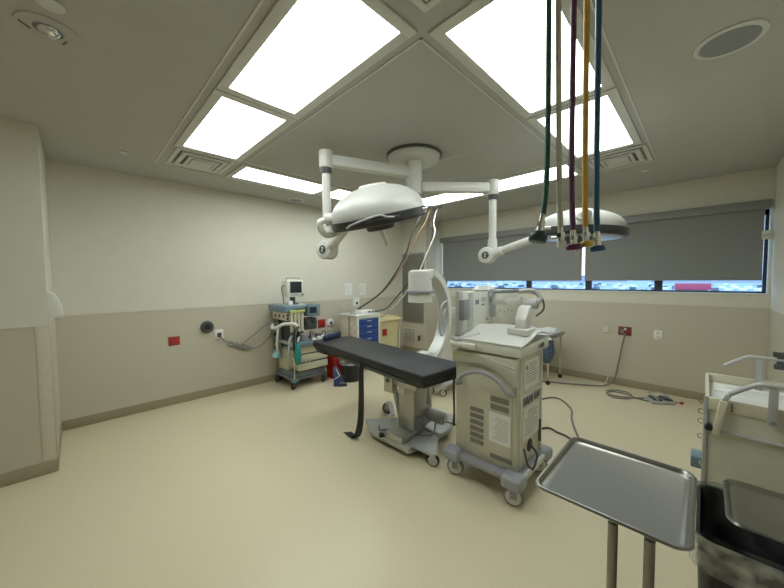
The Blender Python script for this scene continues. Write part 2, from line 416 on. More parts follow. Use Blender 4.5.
t = thing('ceiling_speaker', 'large round grey ceiling speaker at top right corner', 'speaker', (2.54, -.055, H))
MB().lathe([(0, -.008), (.115, -.009), (.118, -.006), (.118, -.001)], (2.54, -.055, H), n=40).build('grille', 'midgrey', t)
MB().lathe([(.118, -.001), (.118, -.009), (.126, -.011), (.142, -.006), (.143, -.001)], (2.54, -.055, H), n=40).build('trim_ring', 'frame_white', t)
t = thing('recessed_ceiling_speaker', 'small round dark ceiling fitting above the far left wall', 'ceiling fitting', (2.52, 4.66, H))
MB().lathe([(0, -.008), (.10, -.008), (.10, -.001)], (2.52, 4.66, H), n=28).build('grille', 'midgrey', t)
MB().lathe([(.10, -.001), (.10, -.010), (.122, -.006), (.122, -.001)], (2.52, 4.66, H), n=28).build('trim_ring', 'frame_white', t)
t = thing('smoke_detector', 'round white ceiling detector with a clear dome, top left', 'detector', (-.05, 2.38, H))
MB().lathe([(0, -.012), (.09, -.014), (.118, -.008), (.120, -.001)], (-.05, 2.40, H), n=36).build('base_plate', 'ceil', t)
MB().lathe([(0, -.045), (.022, -.042), (.040, -.03), (.046, -.012)], (-.05, 2.38, H), n=24).build('dome', 'chrome', t)
MB().lathe([(.046, -.012), (.052, -.018), (.058, -.013)], (-.05, 2.38, H), n=24).build('ring', 'midgrey', t)
for a in (.6, 2.6): MB().bar((-.05 + .075 * math.cos(a), 2.38 + .075 * math.sin(a), H - .014), (-.05 + .1 * math.cos(a + .5), 2.38 + .1 * math.sin(a + .5), H - .013), .008, .006).build('slot', 'dkgrey', t)
for cx, cy, r, lab in ((-.037, 2.167, .05, 'small round ceiling sprinkler cover at the very top left edge'), (.382, 4.111, .035, 'small flush sprinkler cover on the ceiling near the left air diffuser'),
                       (4.808, .543, .04, 'small flush sprinkler cover on the ceiling above the window')):
    t = thing('sprinkler_cover', lab, 'sprinkler', (cx, cy, H), 'ceiling sprinkler covers')
    MB().lathe([(0, -.012), (r * .8, -.012), (r, -.008), (r, -.004)], (cx, cy, H), n=24).build('cap', 'frame_white', t)
    MB().lathe([(r * .9, -.005), (r * .9, .002), (0, .002)], (cx, cy, H), n=24).build('shadow_gap', 'dkgrey', t)

# ------------------------------------------------------------------ wall fittings
def plate(name, label, cat, wall, u, z, w, h, m, bits=(), group=None):
    """wall 'L' (plane y=YL, u is x) or 'R' (plane x=XR, u is y)"""
    d = .008; w0 = YL - .006 if wall == 'L' else XR - .006
    t = thing(name, label, cat, (u, w0, z) if wall == 'L' else (w0, u, z), group)
    def bx(nm, mm, u0, u1, z0, z1, d0, d1, bev=.002):
        if wall == 'L': box(nm, mm, t, u0, u1, w0 - d1, w0 - d0, z0, z1, bev)
        else: box(nm, mm, t, w0 - d1, w0 - d0, u0, u1, z0, z1, bev)
    bx('plate', m, u - w / 2, u + w / 2, z - h / 2, z + h / 2, -.002, d)
    for nm, mm, du, dz, ww, hh, dep in bits: bx(nm, mm, u + du - ww / 2, u + du + ww / 2, z + dz - hh / 2, z + dz + hh / 2, d, d + dep)
    return t
so = lambda m='dkgrey': [('socket', m, 0, .028, .034, .03, .004), ('socket', m, 0, -.028, .034, .03, .004)]
plate('power_outlet', 'red outlet plate alone on the left wall panel', 'outlet', 'L', .877, .836, .125, .115, 'redd', [('socket', 'red', -.028, 0, .035, .07, .004), ('socket', 'red', .028, 0, .035, .07, .004)])
t = thing('wall_port', 'round black wall port on the left wall beside a white plug', 'wall port', (1.266, YL - .006, .977))
MB().lathe([(.0, .02), (.035, .03), (.06, .045), (.078, .03), (.085, .0)], (1.266, YL - .006, .977), (0, -1, 0), 28).build('housing', 'dkgrey', t)
MB().lathe([(.0, .05), (.036, .05), (.04, .04), (.04, .0)], (1.266, YL - .006, .977), (0, -1, 0), 24).build('plug', 'black', t)
t = plate('power_outlet', 'white outlet with a grey plug between round port and anaesthesia machine', 'outlet', 'L', 1.415, .86, .11, .13, 'paper', [('socket', 'dkgrey', 0, -.01, .05, .06, .03)])
plate('power_outlet', 'red outlet plate on left wall just right of anaesthesia machine', 'outlet', 'L', 3.11, .835, .15, .15, 'redd', [('socket', 'red', -.035, .01, .04, .09, .02), ('socket', 'red', .035, .01, .04, .09, .02)])
t = plate('gas_outlet', 'white round gas outlet on left wall beside the red plate', 'gas outlet', 'L', 3.29, .79, .10, .2, 'paper')
MB().lathe([(0, .03), (.045, .03), (.075, .012), (.08, 0)], (3.29, YL - .014, .83), (0, -1, 0), 24).build('ring', 'paper', t)
MB().cyl((3.29, YL - .05, .83), (3.29, YL - .014, .83), .032, n=18).build('port', 'dkgrey', t)
t = plate('wall_switch', 'white switch box with dark button above the blue drawer cart', 'switch', 'L', 3.913, 1.17, .16, .19, 'paper', [('button', 'dkgrey', .01, -.01, .05, .05, .01)])
for u, z, lab in ((3.73, 1.445, 'left of two white paper notices on the wall above the blue cart'), (4.085, 1.435, 'right of two white paper notices on the wall above the blue cart')):
    t = thing('paper_notice', lab, 'notice', (u, YL, z), 'paper notices on the left wall')
    box('sheet', 'paper', t, u - .085, u + .085, YL - .002, YL + .001, z - .115, z + .115)
    b = MB()
    for i in range(8): b.box(u - .065, u + rnd.uniform(.0, .065), YL - .0028, YL - .0019, z + .075 - i * .02, z + .079 - i * .02)
    b.build('printing', 'ltgrey', t)
plate('blank_plate', 'blank white wall plate left of the red outlet under the window', 'wall plate', 'R', 1.07, .84, .085, .12, 'cap')
t = plate('power_outlet', 'red outlet under the window with a cord plugged in', 'outlet', 'R', .831, .83, .16, .13, 'outdk', [('plug', 'cordg', .03, -.01, .035, .06, .035), ('socket', 'redd', -.045, 0, .04, .08, .004), ('socket', 'offw', -.005, .03, .03, .03, .006)])
plate('power_outlet', 'white duplex outlet right of the red outlet under the window', 'outlet', 'R', .452, .816, .09, .13, 'paper', so('cap'))
# soap dispenser on the return of the projecting wall
t = thing('hand_sanitizer_dispenser', 'white wall-mounted hand sanitizer dispenser on the projecting left wall corner', 'dispenser', (XB, 4.0, 1.3))
MB().prism([(XB, 1.305), (XB + .072, 1.315), (XB + .088, 1.33), (XB + .083, 1.40), (XB + .062, 1.48), (XB + .038, 1.528), (XB, 1.535)], 'xz', 3.945, 4.06, .006).build('cover', 'white', t)
box('push_bar', 'ltgrey', t, XB + .045, XB + .088, 3.955, 4.05, 1.292, 1.312, .004)
box('back_plate', 'cap', t, XB + .0005, XB + .006, 3.94, 4.065, 1.27, 1.54, .002)

# warming cabinet built in to the chase
t = thing('warming_cabinet', 'tall built-in cabinet with a dark glass door and vent in the far corner', 'cabinet', (CX, 4.58, .1))
xx = CX - e
box('door_frame', 'vent', t, xx - .012, xx, 4.275, 4.905, .66, 2.20, .003)
box('glass_door', 'grille', t, xx - .018, xx - .011, 4.295, 4.885, .69, 2.17, .002)
gr = box('vent_grille', 'cap', t, xx - .012, xx, 4.50, 4.87, .19, .54, .003)
b = MB()
for i in range(9): b.box(xx - .015, xx - .011, 4.53, 4.84, .225 + i * .033, .24 + i * .033)
b.build('slot', 'vent', gr)
box('switch', 'dkgrey', t, xx - .02, xx, 4.39, 4.44, .28, .39, .003)

# ------------------------------------------------------------------ surgical light boom
t = thing('surgical_light_boom', 'white double-armed surgical light boom on a round ceiling canopy, with two lamp heads', 'surgical light', (2.5, 2.16, H))
c0 = V((2.5, 2.16, 0))
MB().lathe([(0, -.07), (.245, -.07), (.26, -.05), (.26, -.03), (.27, -.029)], c0 + V((0, 0, H)), n=48).build('canopy', 'white', t)
MB().lathe([(.272, -.03), (.282, -.026), (.282, -.001), (.2, -.001)], c0 + V((0, 0, H)), n=48).build('canopy_ring', 'dkgrey', t)
col = MB().cyl(c0 + V((0, 0, 2.63)), c0 + V((0, 0, 2.84)), .085, n=28, bev=.006); col.cyl(c0 + V((0, 0, 2.50)), c0 + V((0, 0, 2.635)), .078, n=28, bev=.006)
col.build('column', 'white', t)
MB().cyl(c0 + V((0, 0, 2.455)), c0 + V((0, 0, 2.50)), .062, n=24, bev=.004).build('end_cap', 'dkgrey', t)
hubs = {0: V((1.645, 2.475, 2.71)), 1: V((3.11, 1.60, 2.57))}
J = {0: V((1.645, 2.475, 1.896)), 1: V((3.075, 1.635, 1.868))}
for i in (0, 1):
    h = hubs[i]; p = c0 + V((0, 0, h.z)); d = (h - p).normalized()
    a = MB().bar(p + d * .07, h - d * .04, .10, .105, .025)
    arm = a.build('boom_arm', 'white', t)
    MB().cyl(h + V((0, 0, -.075)), h + V((0, 0, .08)), .062, n=24, bev=.008).build('arm_hub', 'white', arm)
    MB().cyl(h + V((0, 0, -.125)), h + V((0, 0, -.075)), .046, .053, n=24).build('hub_collar', 'dkgrey', arm)
    JB = V((h.x, h.y, J[i].z)); q = MB().cyl(JB + V((0, 0, .04)), h + V((0, 0, -.12)), .038, n=20)
    q.cyl(JB + V((0, 0, -.01)), JB + V((0, 0, .17)), .058, .046, n=20)
    q.build('drop_tube', 'white', t)
def knuckle(j, ax, r, name='elbow_joint'):
    ax = V(ax).normalized(); o = MB().cyl(j - ax * .065, j + ax * .065, r, n=28, bev=.015).build(name, 'white', t)
    MB().cyl(j + ax * .064, j + ax * .07, r * .45, n=20).build('pivot_cap', 'dkgrey', o)
    e_ = MB(); u_ = ax.cross(V((0, 0, 1))).normalized()
    e_.tube([j + ax * .0705 + u_ * x_ * .012 + V((0, 0, z_ * .02)) for x_, z_ in ((.8, .7), (0, 1), (-.8, .5), (0, .05), (.8, -.5), (0, -1), (-.8, -.7))], .0035, 6)
    e_.build('emblem', 'paper', o)
cam_back = V((-.70, -.70, -.05))
knuckle(J[0], (-.95, -.25, 0), .085); knuckle(J[1], (-1, -.1, 0), .085)
# frames of the two heads
def frame(n, xdir):
    n = V(n).normalized(); x = V(xdir); x = (x - n * x.dot(n)).normalized(); y = n.cross(x)
    return Matrix(((x.x, y.x, n.x, 0), (x.y, y.y, n.y, 0), (x.z, y.z, n.z, 0), (0, 0, 0, 1)))
def lamp_head(P, n, xdir, R, dome_h, nm):
    T4 = Matrix.Translation(P) @ frame(n, xdir)
    root = None
    d = MB(); d.T = T4
    prof = [(R * .985 * math.cos(q), dome_h * math.sin(q) ** .92) for q in [PI / 2 * i_ / 14 for i_ in range(14)]] + [(0, dome_h)]
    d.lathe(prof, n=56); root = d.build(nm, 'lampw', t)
    d = MB(); d.T = T4
    d.lathe([(R * .98, .002), (R * 1.015, -.005), (R * 1.02, -.05), (R * .98, -.068), (R * .90, -.072)], n=56); d.build('rim', 'black', root)
    d = MB(); d.T = T4
    d.lathe([(0, -.06), (R * .5, -.062), (R * .9, -.07)], n=48); d.build('lens', 'lens', root)
    d = MB(); d.T = T4
    d.lathe([(R * .30, dome_h * .95), (R * .28, dome_h + .004), (0, dome_h + .008)], n=32); d.build('top_cover', 'offw', root)
    return T4, root
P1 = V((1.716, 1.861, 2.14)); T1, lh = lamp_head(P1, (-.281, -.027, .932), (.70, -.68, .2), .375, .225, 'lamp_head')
d = MB(); d.T = T1; d.cyl((0, 0, -.12), (0, 0, -.06), .11, .125, n=28, bev=.01); d.build('sensor_housing', 'black', lh)
d = MB(); d.T = T1; d.cyl((.03, 0, -.25), (0, 0, -.11), .018, .02, n=16); d.build('handle', 'offw', lh)
d = MB(); d.T = T1; d.box(-.10, .14, -.394, -.380, -.040, -.022, .004); d.build('control_strip', 'dkgrey', lh)
d = MB(); d.T = T1; d.tube([(-.24, -.31, -.045), (-.20, -.352, -.03), (-.10, -.395, -.01), (.0, -.402, .0), (.05, -.402, -.02), (.10, -.39, -.03)], .007, 8); d.build('grip_rail', 'ltgrey', lh)
for a in (-.2, -.36, -.52):
    d = MB(); d.T = T1; d.sphere((.382 * math.cos(a), .382 * math.sin(a), -.022), .015); d.build('latch', 'chrome', lh)
pv = T1 @ V((-.375, .0, .03))
MB().tube([pv, V((1.36, 2.14, 2.07)), V((1.385, 2.15, 2.00)), V((1.47, 2.17, 1.985)), V((1.62, 2.17, 2.04))], .025, 12).build('yoke', 'white', t)
MB().cyl(pv + V((-.03, .03, 0)), pv + V((.04, -.04, .01)), .05, n=20, bev=.01).build('yoke_pivot', 'white', t)
b = MB().cyl(J[0] + V((0, -.03, .01)), V((1.625, 2.16, 2.055)), .042, .036, n=20); b.cyl(J[0] + V((0, -.02, .0)), J[0] + V((-.005, -.12, .06)), .06, .05, n=20)
b.build('lamp_arm', 'white', t)
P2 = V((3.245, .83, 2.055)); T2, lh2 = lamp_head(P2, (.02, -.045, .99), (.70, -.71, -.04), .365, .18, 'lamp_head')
d = MB(); d.T = T2; d.cyl((0, 0, -.12), (0, 0, -.06), .10, .12, n=28, bev=.01); d.build('sensor_housing', 'dkgrey', lh2)
d = MB(); d.T = T2; d.cyl((0, 0, -.25), (0, 0, -.11), .016, .02, n=16); d.build('handle', 'alu', lh2)
pv = T2 @ V((-.375, -.02, .03))
b = MB().cyl(J[1] + V((0, -.03, .01)), V((3.10, 1.10, 2.02)), .036, n=20); b.cyl(J[1], J[1] + V((0, -.16, .042)), .062, .045, n=20)
b.build('lamp_arm', 'white', t)
MB().tube([V((3.10, 1.12, 2.015)), V((3.07, 1.02, 2.05)), V((3.04, .93, 2.09)), V((3.02, .80, 2.11)), T2 @ V((-.18, -.33, .07))], .03, 12).build('yoke', 'white', t)
MB().cyl(T2 @ V((-.15, -.38, .07)), T2 @ V((-.15, -.30, .08)), .035, n=18, bev=.006).build('yoke_pivot', 'ltgrey', t)

# ------------------------------------------------------------------ hanging gas hoses by the camera
hz = [('green', (1.147, .398), (1.149, .393, 2.07), (1.106, .389), 1.83, 'hgreen', 'grnut', .030, 'dark green hose with a bulky black-green end fitting'),
      ('white', (1.166, .379), (1.160, .360, 2.05), (1.145, .347), 1.79, 'hwhite', 'offw', .020, 'greyish white hose between the green and purple hoses'),
      ('purple', (1.208, .337), (1.190, .330, 2.05), (1.174, .317), 1.78, 'hpurple', 'purple', .026, 'purple hose with a purple coupling nut'),
      ('yellow', (1.236, .308), (1.222, .298, 2.05), (1.204, .288), 1.79, 'hyellow', 'yellow', .021, 'yellow hose with a yellow coupling nut'),
      ('blue', (1.265, .28), (1.248, .270, 2.05), (1.231, .261), 1.775, 'hblue', 'blnut', .024, 'blue hose with a blue coupling nut, rightmost of the hanging hoses')]
t = thing('hose_drop_plate', 'ceiling plate from which the coloured gas hoses hang', 'ceiling plate', (1.21, .335, H))
MB().lathe([(0, -.02), (.12, -.02), (.135, -.008), (.135, 0), (0, 0)], (1.21, .335, H), n=36).build('plate', 'frame_white', t)
for nm, a, mid, c, ze, hm, nmx, nr, lab in hz:
    t = thing('gas_hose', lab + ' hanging from the ceiling', 'hose', (a[0], a[1], H), 'coloured gas hoses hanging from the ceiling')
    e3 = V((c[0], c[1], ze)); top = V((a[0], a[1], 2.8985))
    MB().tube([top, V(mid), e3], .0092, 12, sub=14).build('hose', hm, t)
    dn = V((-.012, .008, -.06)) if nm == 'green' else (V((.004, -.003, -.05)))
    b = MB().cyl(e3 + V((0, 0, .006)), e3 + dn * .5, .0085, .010, n=14); b.cyl(e3 + dn * .35, e3 + dn * .62, .014, n=6); b.cyl(e3 + dn * .6, e3 + dn * .95, .0105, n=16)
    if nm in ('green', 'white'):
        pz = e3 + dn * .7; b.cyl(pz, pz + V((.02, -.02, .0)) * (1 if nm == 'green' else -1) * 1.2, .005, n=8)
    b.build('stem', 'chrome', t)
    f0 = e3 + dn * .9; f1 = f0 + dn.normalized() * (.035 if nm == 'green' else .02)
    b = MB().cyl(f0, f0 * .4 + f1 * .6, nr * .72, nr, n=18, bev=.003); b.cyl(f0 * .4 + f1 * .6, f1, nr, nr * .9, n=18, bev=.003)
    if nm == 'white': b = MB().cyl(f0, f1, nr * .7, nr * .85, n=18, bev=.003)
    b.build('coupling_nut', nmx, t)

# ------------------------------------------------------------------ ceiling service drop and its four hanging lines
SP = V((4.50, 3.47, H))
t = thing('service_outlet_plate', 'small grey ceiling plate behind large lamp where cords hang', 'ceiling plate', SP)
MB().lathe([(0, -.03), (.16, -.03), (.18, -.015), (.18, -.001)], SP, n=30).build('plate', 'midgrey', t)
def line_(name, label, cat, pts, r, m, group=None, n=8):
    return tag(MB().tube(pts, r, n).build(name, m), label, cat, group)
gl = 'cords hanging from the ceiling plate'
line_('hanging_cord', 'dark cord hanging at left behind the lamp, looped midway, ending on the blue cart', 'cord',
      [SP + V((-.12, .05, -.03)), (4.20, 3.55, 2.62), (4.12, 3.62, 2.40), (4.08, 3.70, 2.1), (3.98, 3.86, 1.75), (3.88, 4.10, 1.42), (3.78, 4.35, 1.22), (3.66, 4.50, 1.10), (3.60, 4.53, 1.035)], .014, 'cordd', gl)
line_('hanging_cord', 'tan brown cord hanging beside the dark cord behind the lamp', 'cord',
      [SP + V((-.05, .0, -.03)), (4.35, 3.50, 2.62), (4.22, 3.55, 2.42), (4.15, 3.62, 2.2), (4.02, 3.80, 1.8), (3.90, 4.06, 1.45), (3.80, 4.33, 1.245), (3.70, 4.47, 1.13), (3.66, 4.49, 1.05)], .012, 'cordb', gl)
line_('hanging_cord', 'thin dark cord with a kink hanging to the cream hamper', 'cord',
      [SP + V((.06, -.02, -.03)), (4.48, 3.42, 2.72), (4.32, 3.36, 2.55), (4.35, 3.33, 2.42), (4.30, 3.42, 2.1), (4.20, 3.62, 1.7), (4.08, 3.95, 1.3), (4.02, 4.18, 1.08), (3.84, 4.35, 1.03)], .011, 'cordd', gl)
line_('hanging_cord', 'white cord hanging down behind the x-ray arm head to the hamper', 'cord',
      [SP + V((.02, -.1, -.03)), (4.42, 3.37, 2.6), (4.36, 3.30, 2.40), (4.22, 3.40, 2.0), (4.12, 3.54, 1.62), (4.02, 3.85, 1.22), (4.05, 4.2, .99), (4.12, 4.42, .895)], .012, 'cordw', gl)

# ------------------------------------------------------------------ operating table
t = thing('operating_table', 'operating table with a long black padded top and stainless pedestal', 'operating table', (2.25, 2.1, 0))
A, B, C_, D_ = V((2.07, 3.46, 0)), V((2.585, 3.39, 0)), V((2.41, 1.53, 0)), V((1.885, 1.49, 0))
ux = (D_ - A).normalized(); uy = V((-ux.y, ux.x, 0)); org = (A + B + C_ + D_) / 4
TB = Matrix(((ux.x, uy.x, 0, org.x), (ux.y, uy.y, 0, org.y), (0, 0, 1, 0), (0, 0, 0, 1)))   # local x towards the camera-right end
L2, W2 = .965, .272
def tb(): m = MB(); m.T = TB; return m
b = tb(); b.box(-L2, L2, -W2, W2, .79, .868, .016, 3); b.build('mattress', 'pad', t)
b = tb(); b.box(-L2 + .05, L2 - .02, -W2 + .03, W2 - .03, .755, .795, .006); b.box(-L2 + .18, L2 - .10, -W2 + .05, W2 - .05, .735, .76); b.build('table_frame', 'black', t)
for s_ in (-1, 1):
    b = tb(); b.box(-.35, .75, s_ * (W2 - .012) - .006, s_ * (W2 - .012) + .006, .752, .782, .002); b.build('side_rail', 'dkgrey', t)
b = tb(); b.prism([(-L2 + .005, .80), (-L2 + .005, .77), (-L2 + .10, .735), (-L2 + .3, .735), (-L2 + .3, .80)], 'xz', -W2 + .02, W2 - .02, .006); b.build('head_bracket', 'black', t)
# pedestal column
PM1 = Matrix.Translation((.05, -.05, 0)); PM2 = Matrix.Translation((-.03, .05, 0))
b = MB(); b.T = PM1; b.box(2.17, 2.37, 1.98, 2.18, .16, .60, .008); b.box(2.18, 2.36, 1.99, 2.17, .10, .2, .004); b.build('column', 'tsteel', t)
b = MB(); b.T = PM1; b.box(2.13, 2.43, 1.92, 2.25, .58, .735, .01); b.box(2.10, 2.18, 2.20, 2.32, .50, .72, .01); b.box(2.36, 2.46, 1.86, 1.98, .56, .735, .008); b.build('head_block', 'tsteel', t)
b = MB(); b.T = PM1; b.cyl((2.09, 2.26, .62), (2.105, 2.26, .62), .02, n=14); b.cyl((2.12, 2.02, .66), (2.135, 2.02, .66), .014, n=12); b.build('bolt', 'dkgrey', t)
box('label_plate', 'paper', t, 2.2145, 2.221, 2.05, 2.11, .50, .57)
b = MB(); b.T = PM1; b.cyl((2.30, 2.27, .12), (2.22, 2.30, .56), .022, n=16); b.cyl((2.26, 2.28, .36), (2.22, 2.30, .56), .03, n=16); b.build('tilt_strut', 'alu', t)
b = MB(); b.T = PM2; b.cyl((2.55, 1.93, .28), (2.47, 1.90, .70), .03, n=18); b.cyl((2.53, 1.92, .40), (2.47, 1.90, .72), .022, n=18); b.build('lift_cylinder', 'alu', t)
b = MB(); b.T = PM2; b.cyl((2.50, 1.97, .27), (2.55, 1.74, .24), .062, n=22, bev=.012); b.cyl((2.545, 1.755, .24), (2.55, 1.73, .238), .045, n=22); b.box(2.36, 2.56, 1.90, 2.06, .16, .36, .01); b.build('drive_motor', 'ltgrey', t)
box('rubber_boot', 'midgrey', t, 2.24, 2.35, 1.905, 1.935, .17, .30, .004)
# base plates (white steel, bevelled nose)
b = MB(); b.prism([(2.18, 2.59), (2.05, 2.36), (2.05, 1.85), (2.18, 1.82), (2.28, 1.98), (2.46, 2.0), (2.46, 2.36), (2.37, 2.42)], 'xy', .045, .105, .012); b.build('base_plate', 'alu', t)
b = MB(); b.prism([(2.42, 2.0), (2.40, 1.80), (2.64, 1.81), (2.98, 1.98), (2.66, 2.28), (2.45, 2.35)], 'xy', .05, .10, .01); b.build('rear_base_plate', 'alu', t)
b = MB(); b.prism([(2.10, 1.86), (2.10, 1.64), (2.18, 1.62), (2.40, 1.78), (2.40, 1.97), (2.20, 1.97)], 'xy', .092, .122, .01); b.build('outrigger', 'alu', t)
box('control_box', 'tsteel', t, 2.05, 2.24, 1.93, 2.15, .105, .165, .006)
b = MB(); b.cyl((2.03, 2.18, .105), (2.03, 2.18, .135), .025, n=16); b.build('foot_knob', 'black', t)
b = MB(); b.prism([(2.36, 2.38), (2.41, 2.36), (2.66, 2.67), (2.62, 2.70)], 'xy', .128, .145, .004); b.build('rear_outrigger', 'alu', t)
caster(t, 2.615, 2.69, .066, .036, 2.2, hub='midgrey', top=.13); caster(t, 2.13, 1.63, .055, .03, 1.9, hub='alu', top=.118)
caster(t, 2.93, 1.9, .04, .03, .8, top=.055)
MB().tube([(2.25, 1.93, .12), (2.36, 1.82, .13), (2.50, 1.86, .2), (2.62, 1.74, .17), (2.74, 1.62, .09)], .008).build('drive_cable', 'cordg', t)
MB().tube([(2.16, 2.35, .11), (2.10, 2.28, .112), (2.16, 2.22, .113), (2.12, 2.20, .112), (2.12, 2.16, .112)], .008).build('hydraulic_line', 'cordg', t)
# strap over the table
s_ = MB()
sp = [V((1.945, 2.36, .80)), V((1.928, 2.36, .70)), V((1.935, 2.37, .45)), V((1.94, 2.385, .22)), V((1.945, 2.43, .07)), V((1.95, 2.50, .014)), V((1.96, 2.58, .008)), V((1.965, 2.65, .008))]
cp = catmull(sp, 5)
def fs(u, v):
    i = u * (len(cp) - 1); k = min(int(i), len(cp) - 2); p = cp[k].lerp(cp[k + 1], i - k)
    w = .020 + .022 * min(1, u * 1.2)
    return p + V((-.75, .65, 0)).normalized() * (v - .5) * 2 * w + V((.006 * math.sin(v * 6 + u * 8), 0, 0))
s_.sheet(fs, len(cp) * 2, 5, .004)
tag(s_.build('table_strap', 'pad'), 'black fabric safety strap hanging from the table edge to the floor', 'strap')
s2 = MB(); s2.sheet(lambda u, v: V((2.235 + .030 * v, 1.500 + .003 * v + .002 * math.sin(u * 7), .80 - .44 * u)), 12, 3, .004)
tag(s2.build('end_strap', 'pad'), 'short black strap hanging from the table foot end beside workstation', 'strap')
b = MB(); b.T = Matrix.Translation((2.30, 3.38, .868)) @ Matrix.Rotation(.38, 4, 'Z')
t2 = thing('arm_pad', 'dark navy rolled pad lying on the head end of the operating table', 'pad', (2.30, 3.38, .868))
b.lathe([(0, -.18), (.030, -.18), (.042, -.165), (.044, 0), (.042, .165), (.030, .18), (0, .18)], (0, 0, .030), (1, 0, 0), 20, 1., .66) ; b.build('roll', 'navy', t2)
b = MB(); b.T = Matrix.Translation((2.30, 3.38, .868)) @ Matrix.Rotation(.38, 4, 'Z')
for q in (-.08, .09): b.lathe([(.0445, -.012), (.0465, -.012), (.0465, .012), (.0445, .012)], (q, 0, .030), (1, 0, 0), 20, 1., .66)
b.build('strap', 'black', t2)

# ------------------------------------------------------------------ x-ray workstation cart
t = thing('xray_workstation', 'tall ivory x-ray workstation cart with a curved grey handle, monitor arm and casters', 'workstation cart', (2.45, 1.19, 0))
b = MB(); b.box(2.20, 2.69, .93, 1.45, .20, 1.05, .012); b.build('cabinet', 'ivory', t)
b = MB(); b.box(2.192, 2.203, .965, 1.335, .24, .93, .004); fp = b.build('front_panel', 'ivory', t)
# arched lip above the handle
arch = [(1.46, 1.045), (.925, 1.045), (.925, .845), (.97, .85), (1.03, .91), (1.10, .945), (1.20, .968), (1.32, .965), (1.46, .94)]
MB().prism(arch, 'yz', 2.165, 2.205, .006).build('arched_lip', 'ivory', t)
b = MB(); b.bar((2.164, 1.20, 1.035), (2.164, .94, .985), .006, .006); b.bar((2.164, 1.16, 1.015), (2.164, .94, .955), .004, .004); b.build('lip_trim', 'paper', t)
hp = [(2.195, 1.40, .775), (2.135, 1.395, .785), (2.12, 1.34, .86), (2.11, 1.255, .905), (2.105, 1.17, .925), (2.11, 1.085, .91), (2.12, 1.02, .865), (2.13, .965, .80), (2.20, .955, .785)]
MB().tube(hp, .0155, 14).build('handle', 'bumper', t)
b = MB()
for i in range(6): b.box(2.188, 2.194, 1.19, 1.305, .575 - i * .051, .608 - i * .051)
for z in (.697, .637): b.box(2.188, 2.194, .99, 1.133, z, z + .04)
b.box(2.188, 2.194, .965, 1.132, .26, .293)
b.build('vent_slot', 'grille', fp)
ps = box('paper_sheet', 'paper', t, 2.187, 2.190, .972, 1.142, .385, .615)
b = MB()
for i in range(11): b.box(2.1862, 2.1872, 1.0 - .01, 1.12 - rnd.uniform(0, .05), .575 - i * .016, .580 - i * .016)
b.build('printing', 'ltgrey', ps)
box('warning_label', 'ygreen', t, 2.160, 2.164, 1.425, 1.45, 1.0, 1.025)
# right side: recessed frame, sheets, port panel
b = MB()
for a in ((2.235, 2.255, .215, 1.04), (2.635, 2.655, .215, 1.04)): b.box(a[0], a[1], .918, .932, a[2], a[3], .003)
b.box(2.255, 2.635, .922, .932, .74, .755); b.box(2.255, 2.635, .922, .932, .655, .668); b.build('side_frame', 'offw', t)
for nm, x0, x1, z0, z1 in (('paper_sheet', 2.31, 2.60, .79, 1.005), ('paper_sheet', 2.30, 2.615, .40, .645)):
    p = box(nm, 'paper', t, x0, x1, .926, .9295, z0, z1)
    b = MB()
    for i in range(int((z1 - z0) / .02) - 2): b.box(x0 + .08 if i < 3 else x0 + .03, x1 - rnd.uniform(.03, .1), .9252, .9262, z1 - .03 - i * .02, z1 - .025 - i * .02)
    if z1 > .9: b.cyl((x0 + .045, .9252, z1 - .05), (x0 + .045, .9262, z1 - .05), .02, n=16)
    b.build('printing', 'midgrey', p)
for x0, x1 in ((2.30, 2.355), (2.37, 2.47), (2.51, 2.60)):
    pp = box('port_panel', 'midgrey', t, x0, x1, .922, .931, .672, .738, .002)
    b = MB()
    for i in range(3): b.box(x0 + .008 + i * (x1 - x0 - .01) / 3, x0 + (i + .75) * (x1 - x0 - .01) / 3, .919, .923, .68 + .02 * (i % 2), .71 + .01 * i)
    b.build('port', 'black', pp)
MB().lathe([(0, .012), (.035, .012), (.05, .004), (.05, 0)], (2.43, .93, .335), (0, -1, 0), 24).build('cable_inlet', 'black', t)
box('latch', 'dkgrey', t, 2.61, 2.63, .912, .93, .30, .48, .004)
# bumper base
b = MB(); b.box(2.13, 2.72, .90, 1.49, .155, .205, .015); b.build('base_frame', 'bumper', t)
for x, y in ((2.16, 1.44), (2.15, .93), (2.68, .93), (2.68, 1.46)):
    b = MB(); b.box(x - .065, x + .065, y - .075, y + .075, .135, .225, .022, 3); b.build('corner_bumper', 'bumper', t)
box('lower_rail', 'white', t, 2.22, 2.66, .875, .903, .165, .205, .006)
for x, y, a in ((2.17, 1.43, 1.9), (2.15, .93, 1.9), (2.68, .95, 2.2), (2.66, 1.44, 2.1)): caster(t, x, y, .07, .032, a, 'bumper', 'midgrey', 'white', top=.142)
b = MB(); b.tube([(2.43, .915, .335), (2.42, .87, .29), (2.36, .86, .24), (2.32, .865, .215)], .008); b.tube([(2.30, .92, .36), (2.27, .88, .27), (2.33, .868, .21)], .007); b.build('side_cable', 'cordd', t)
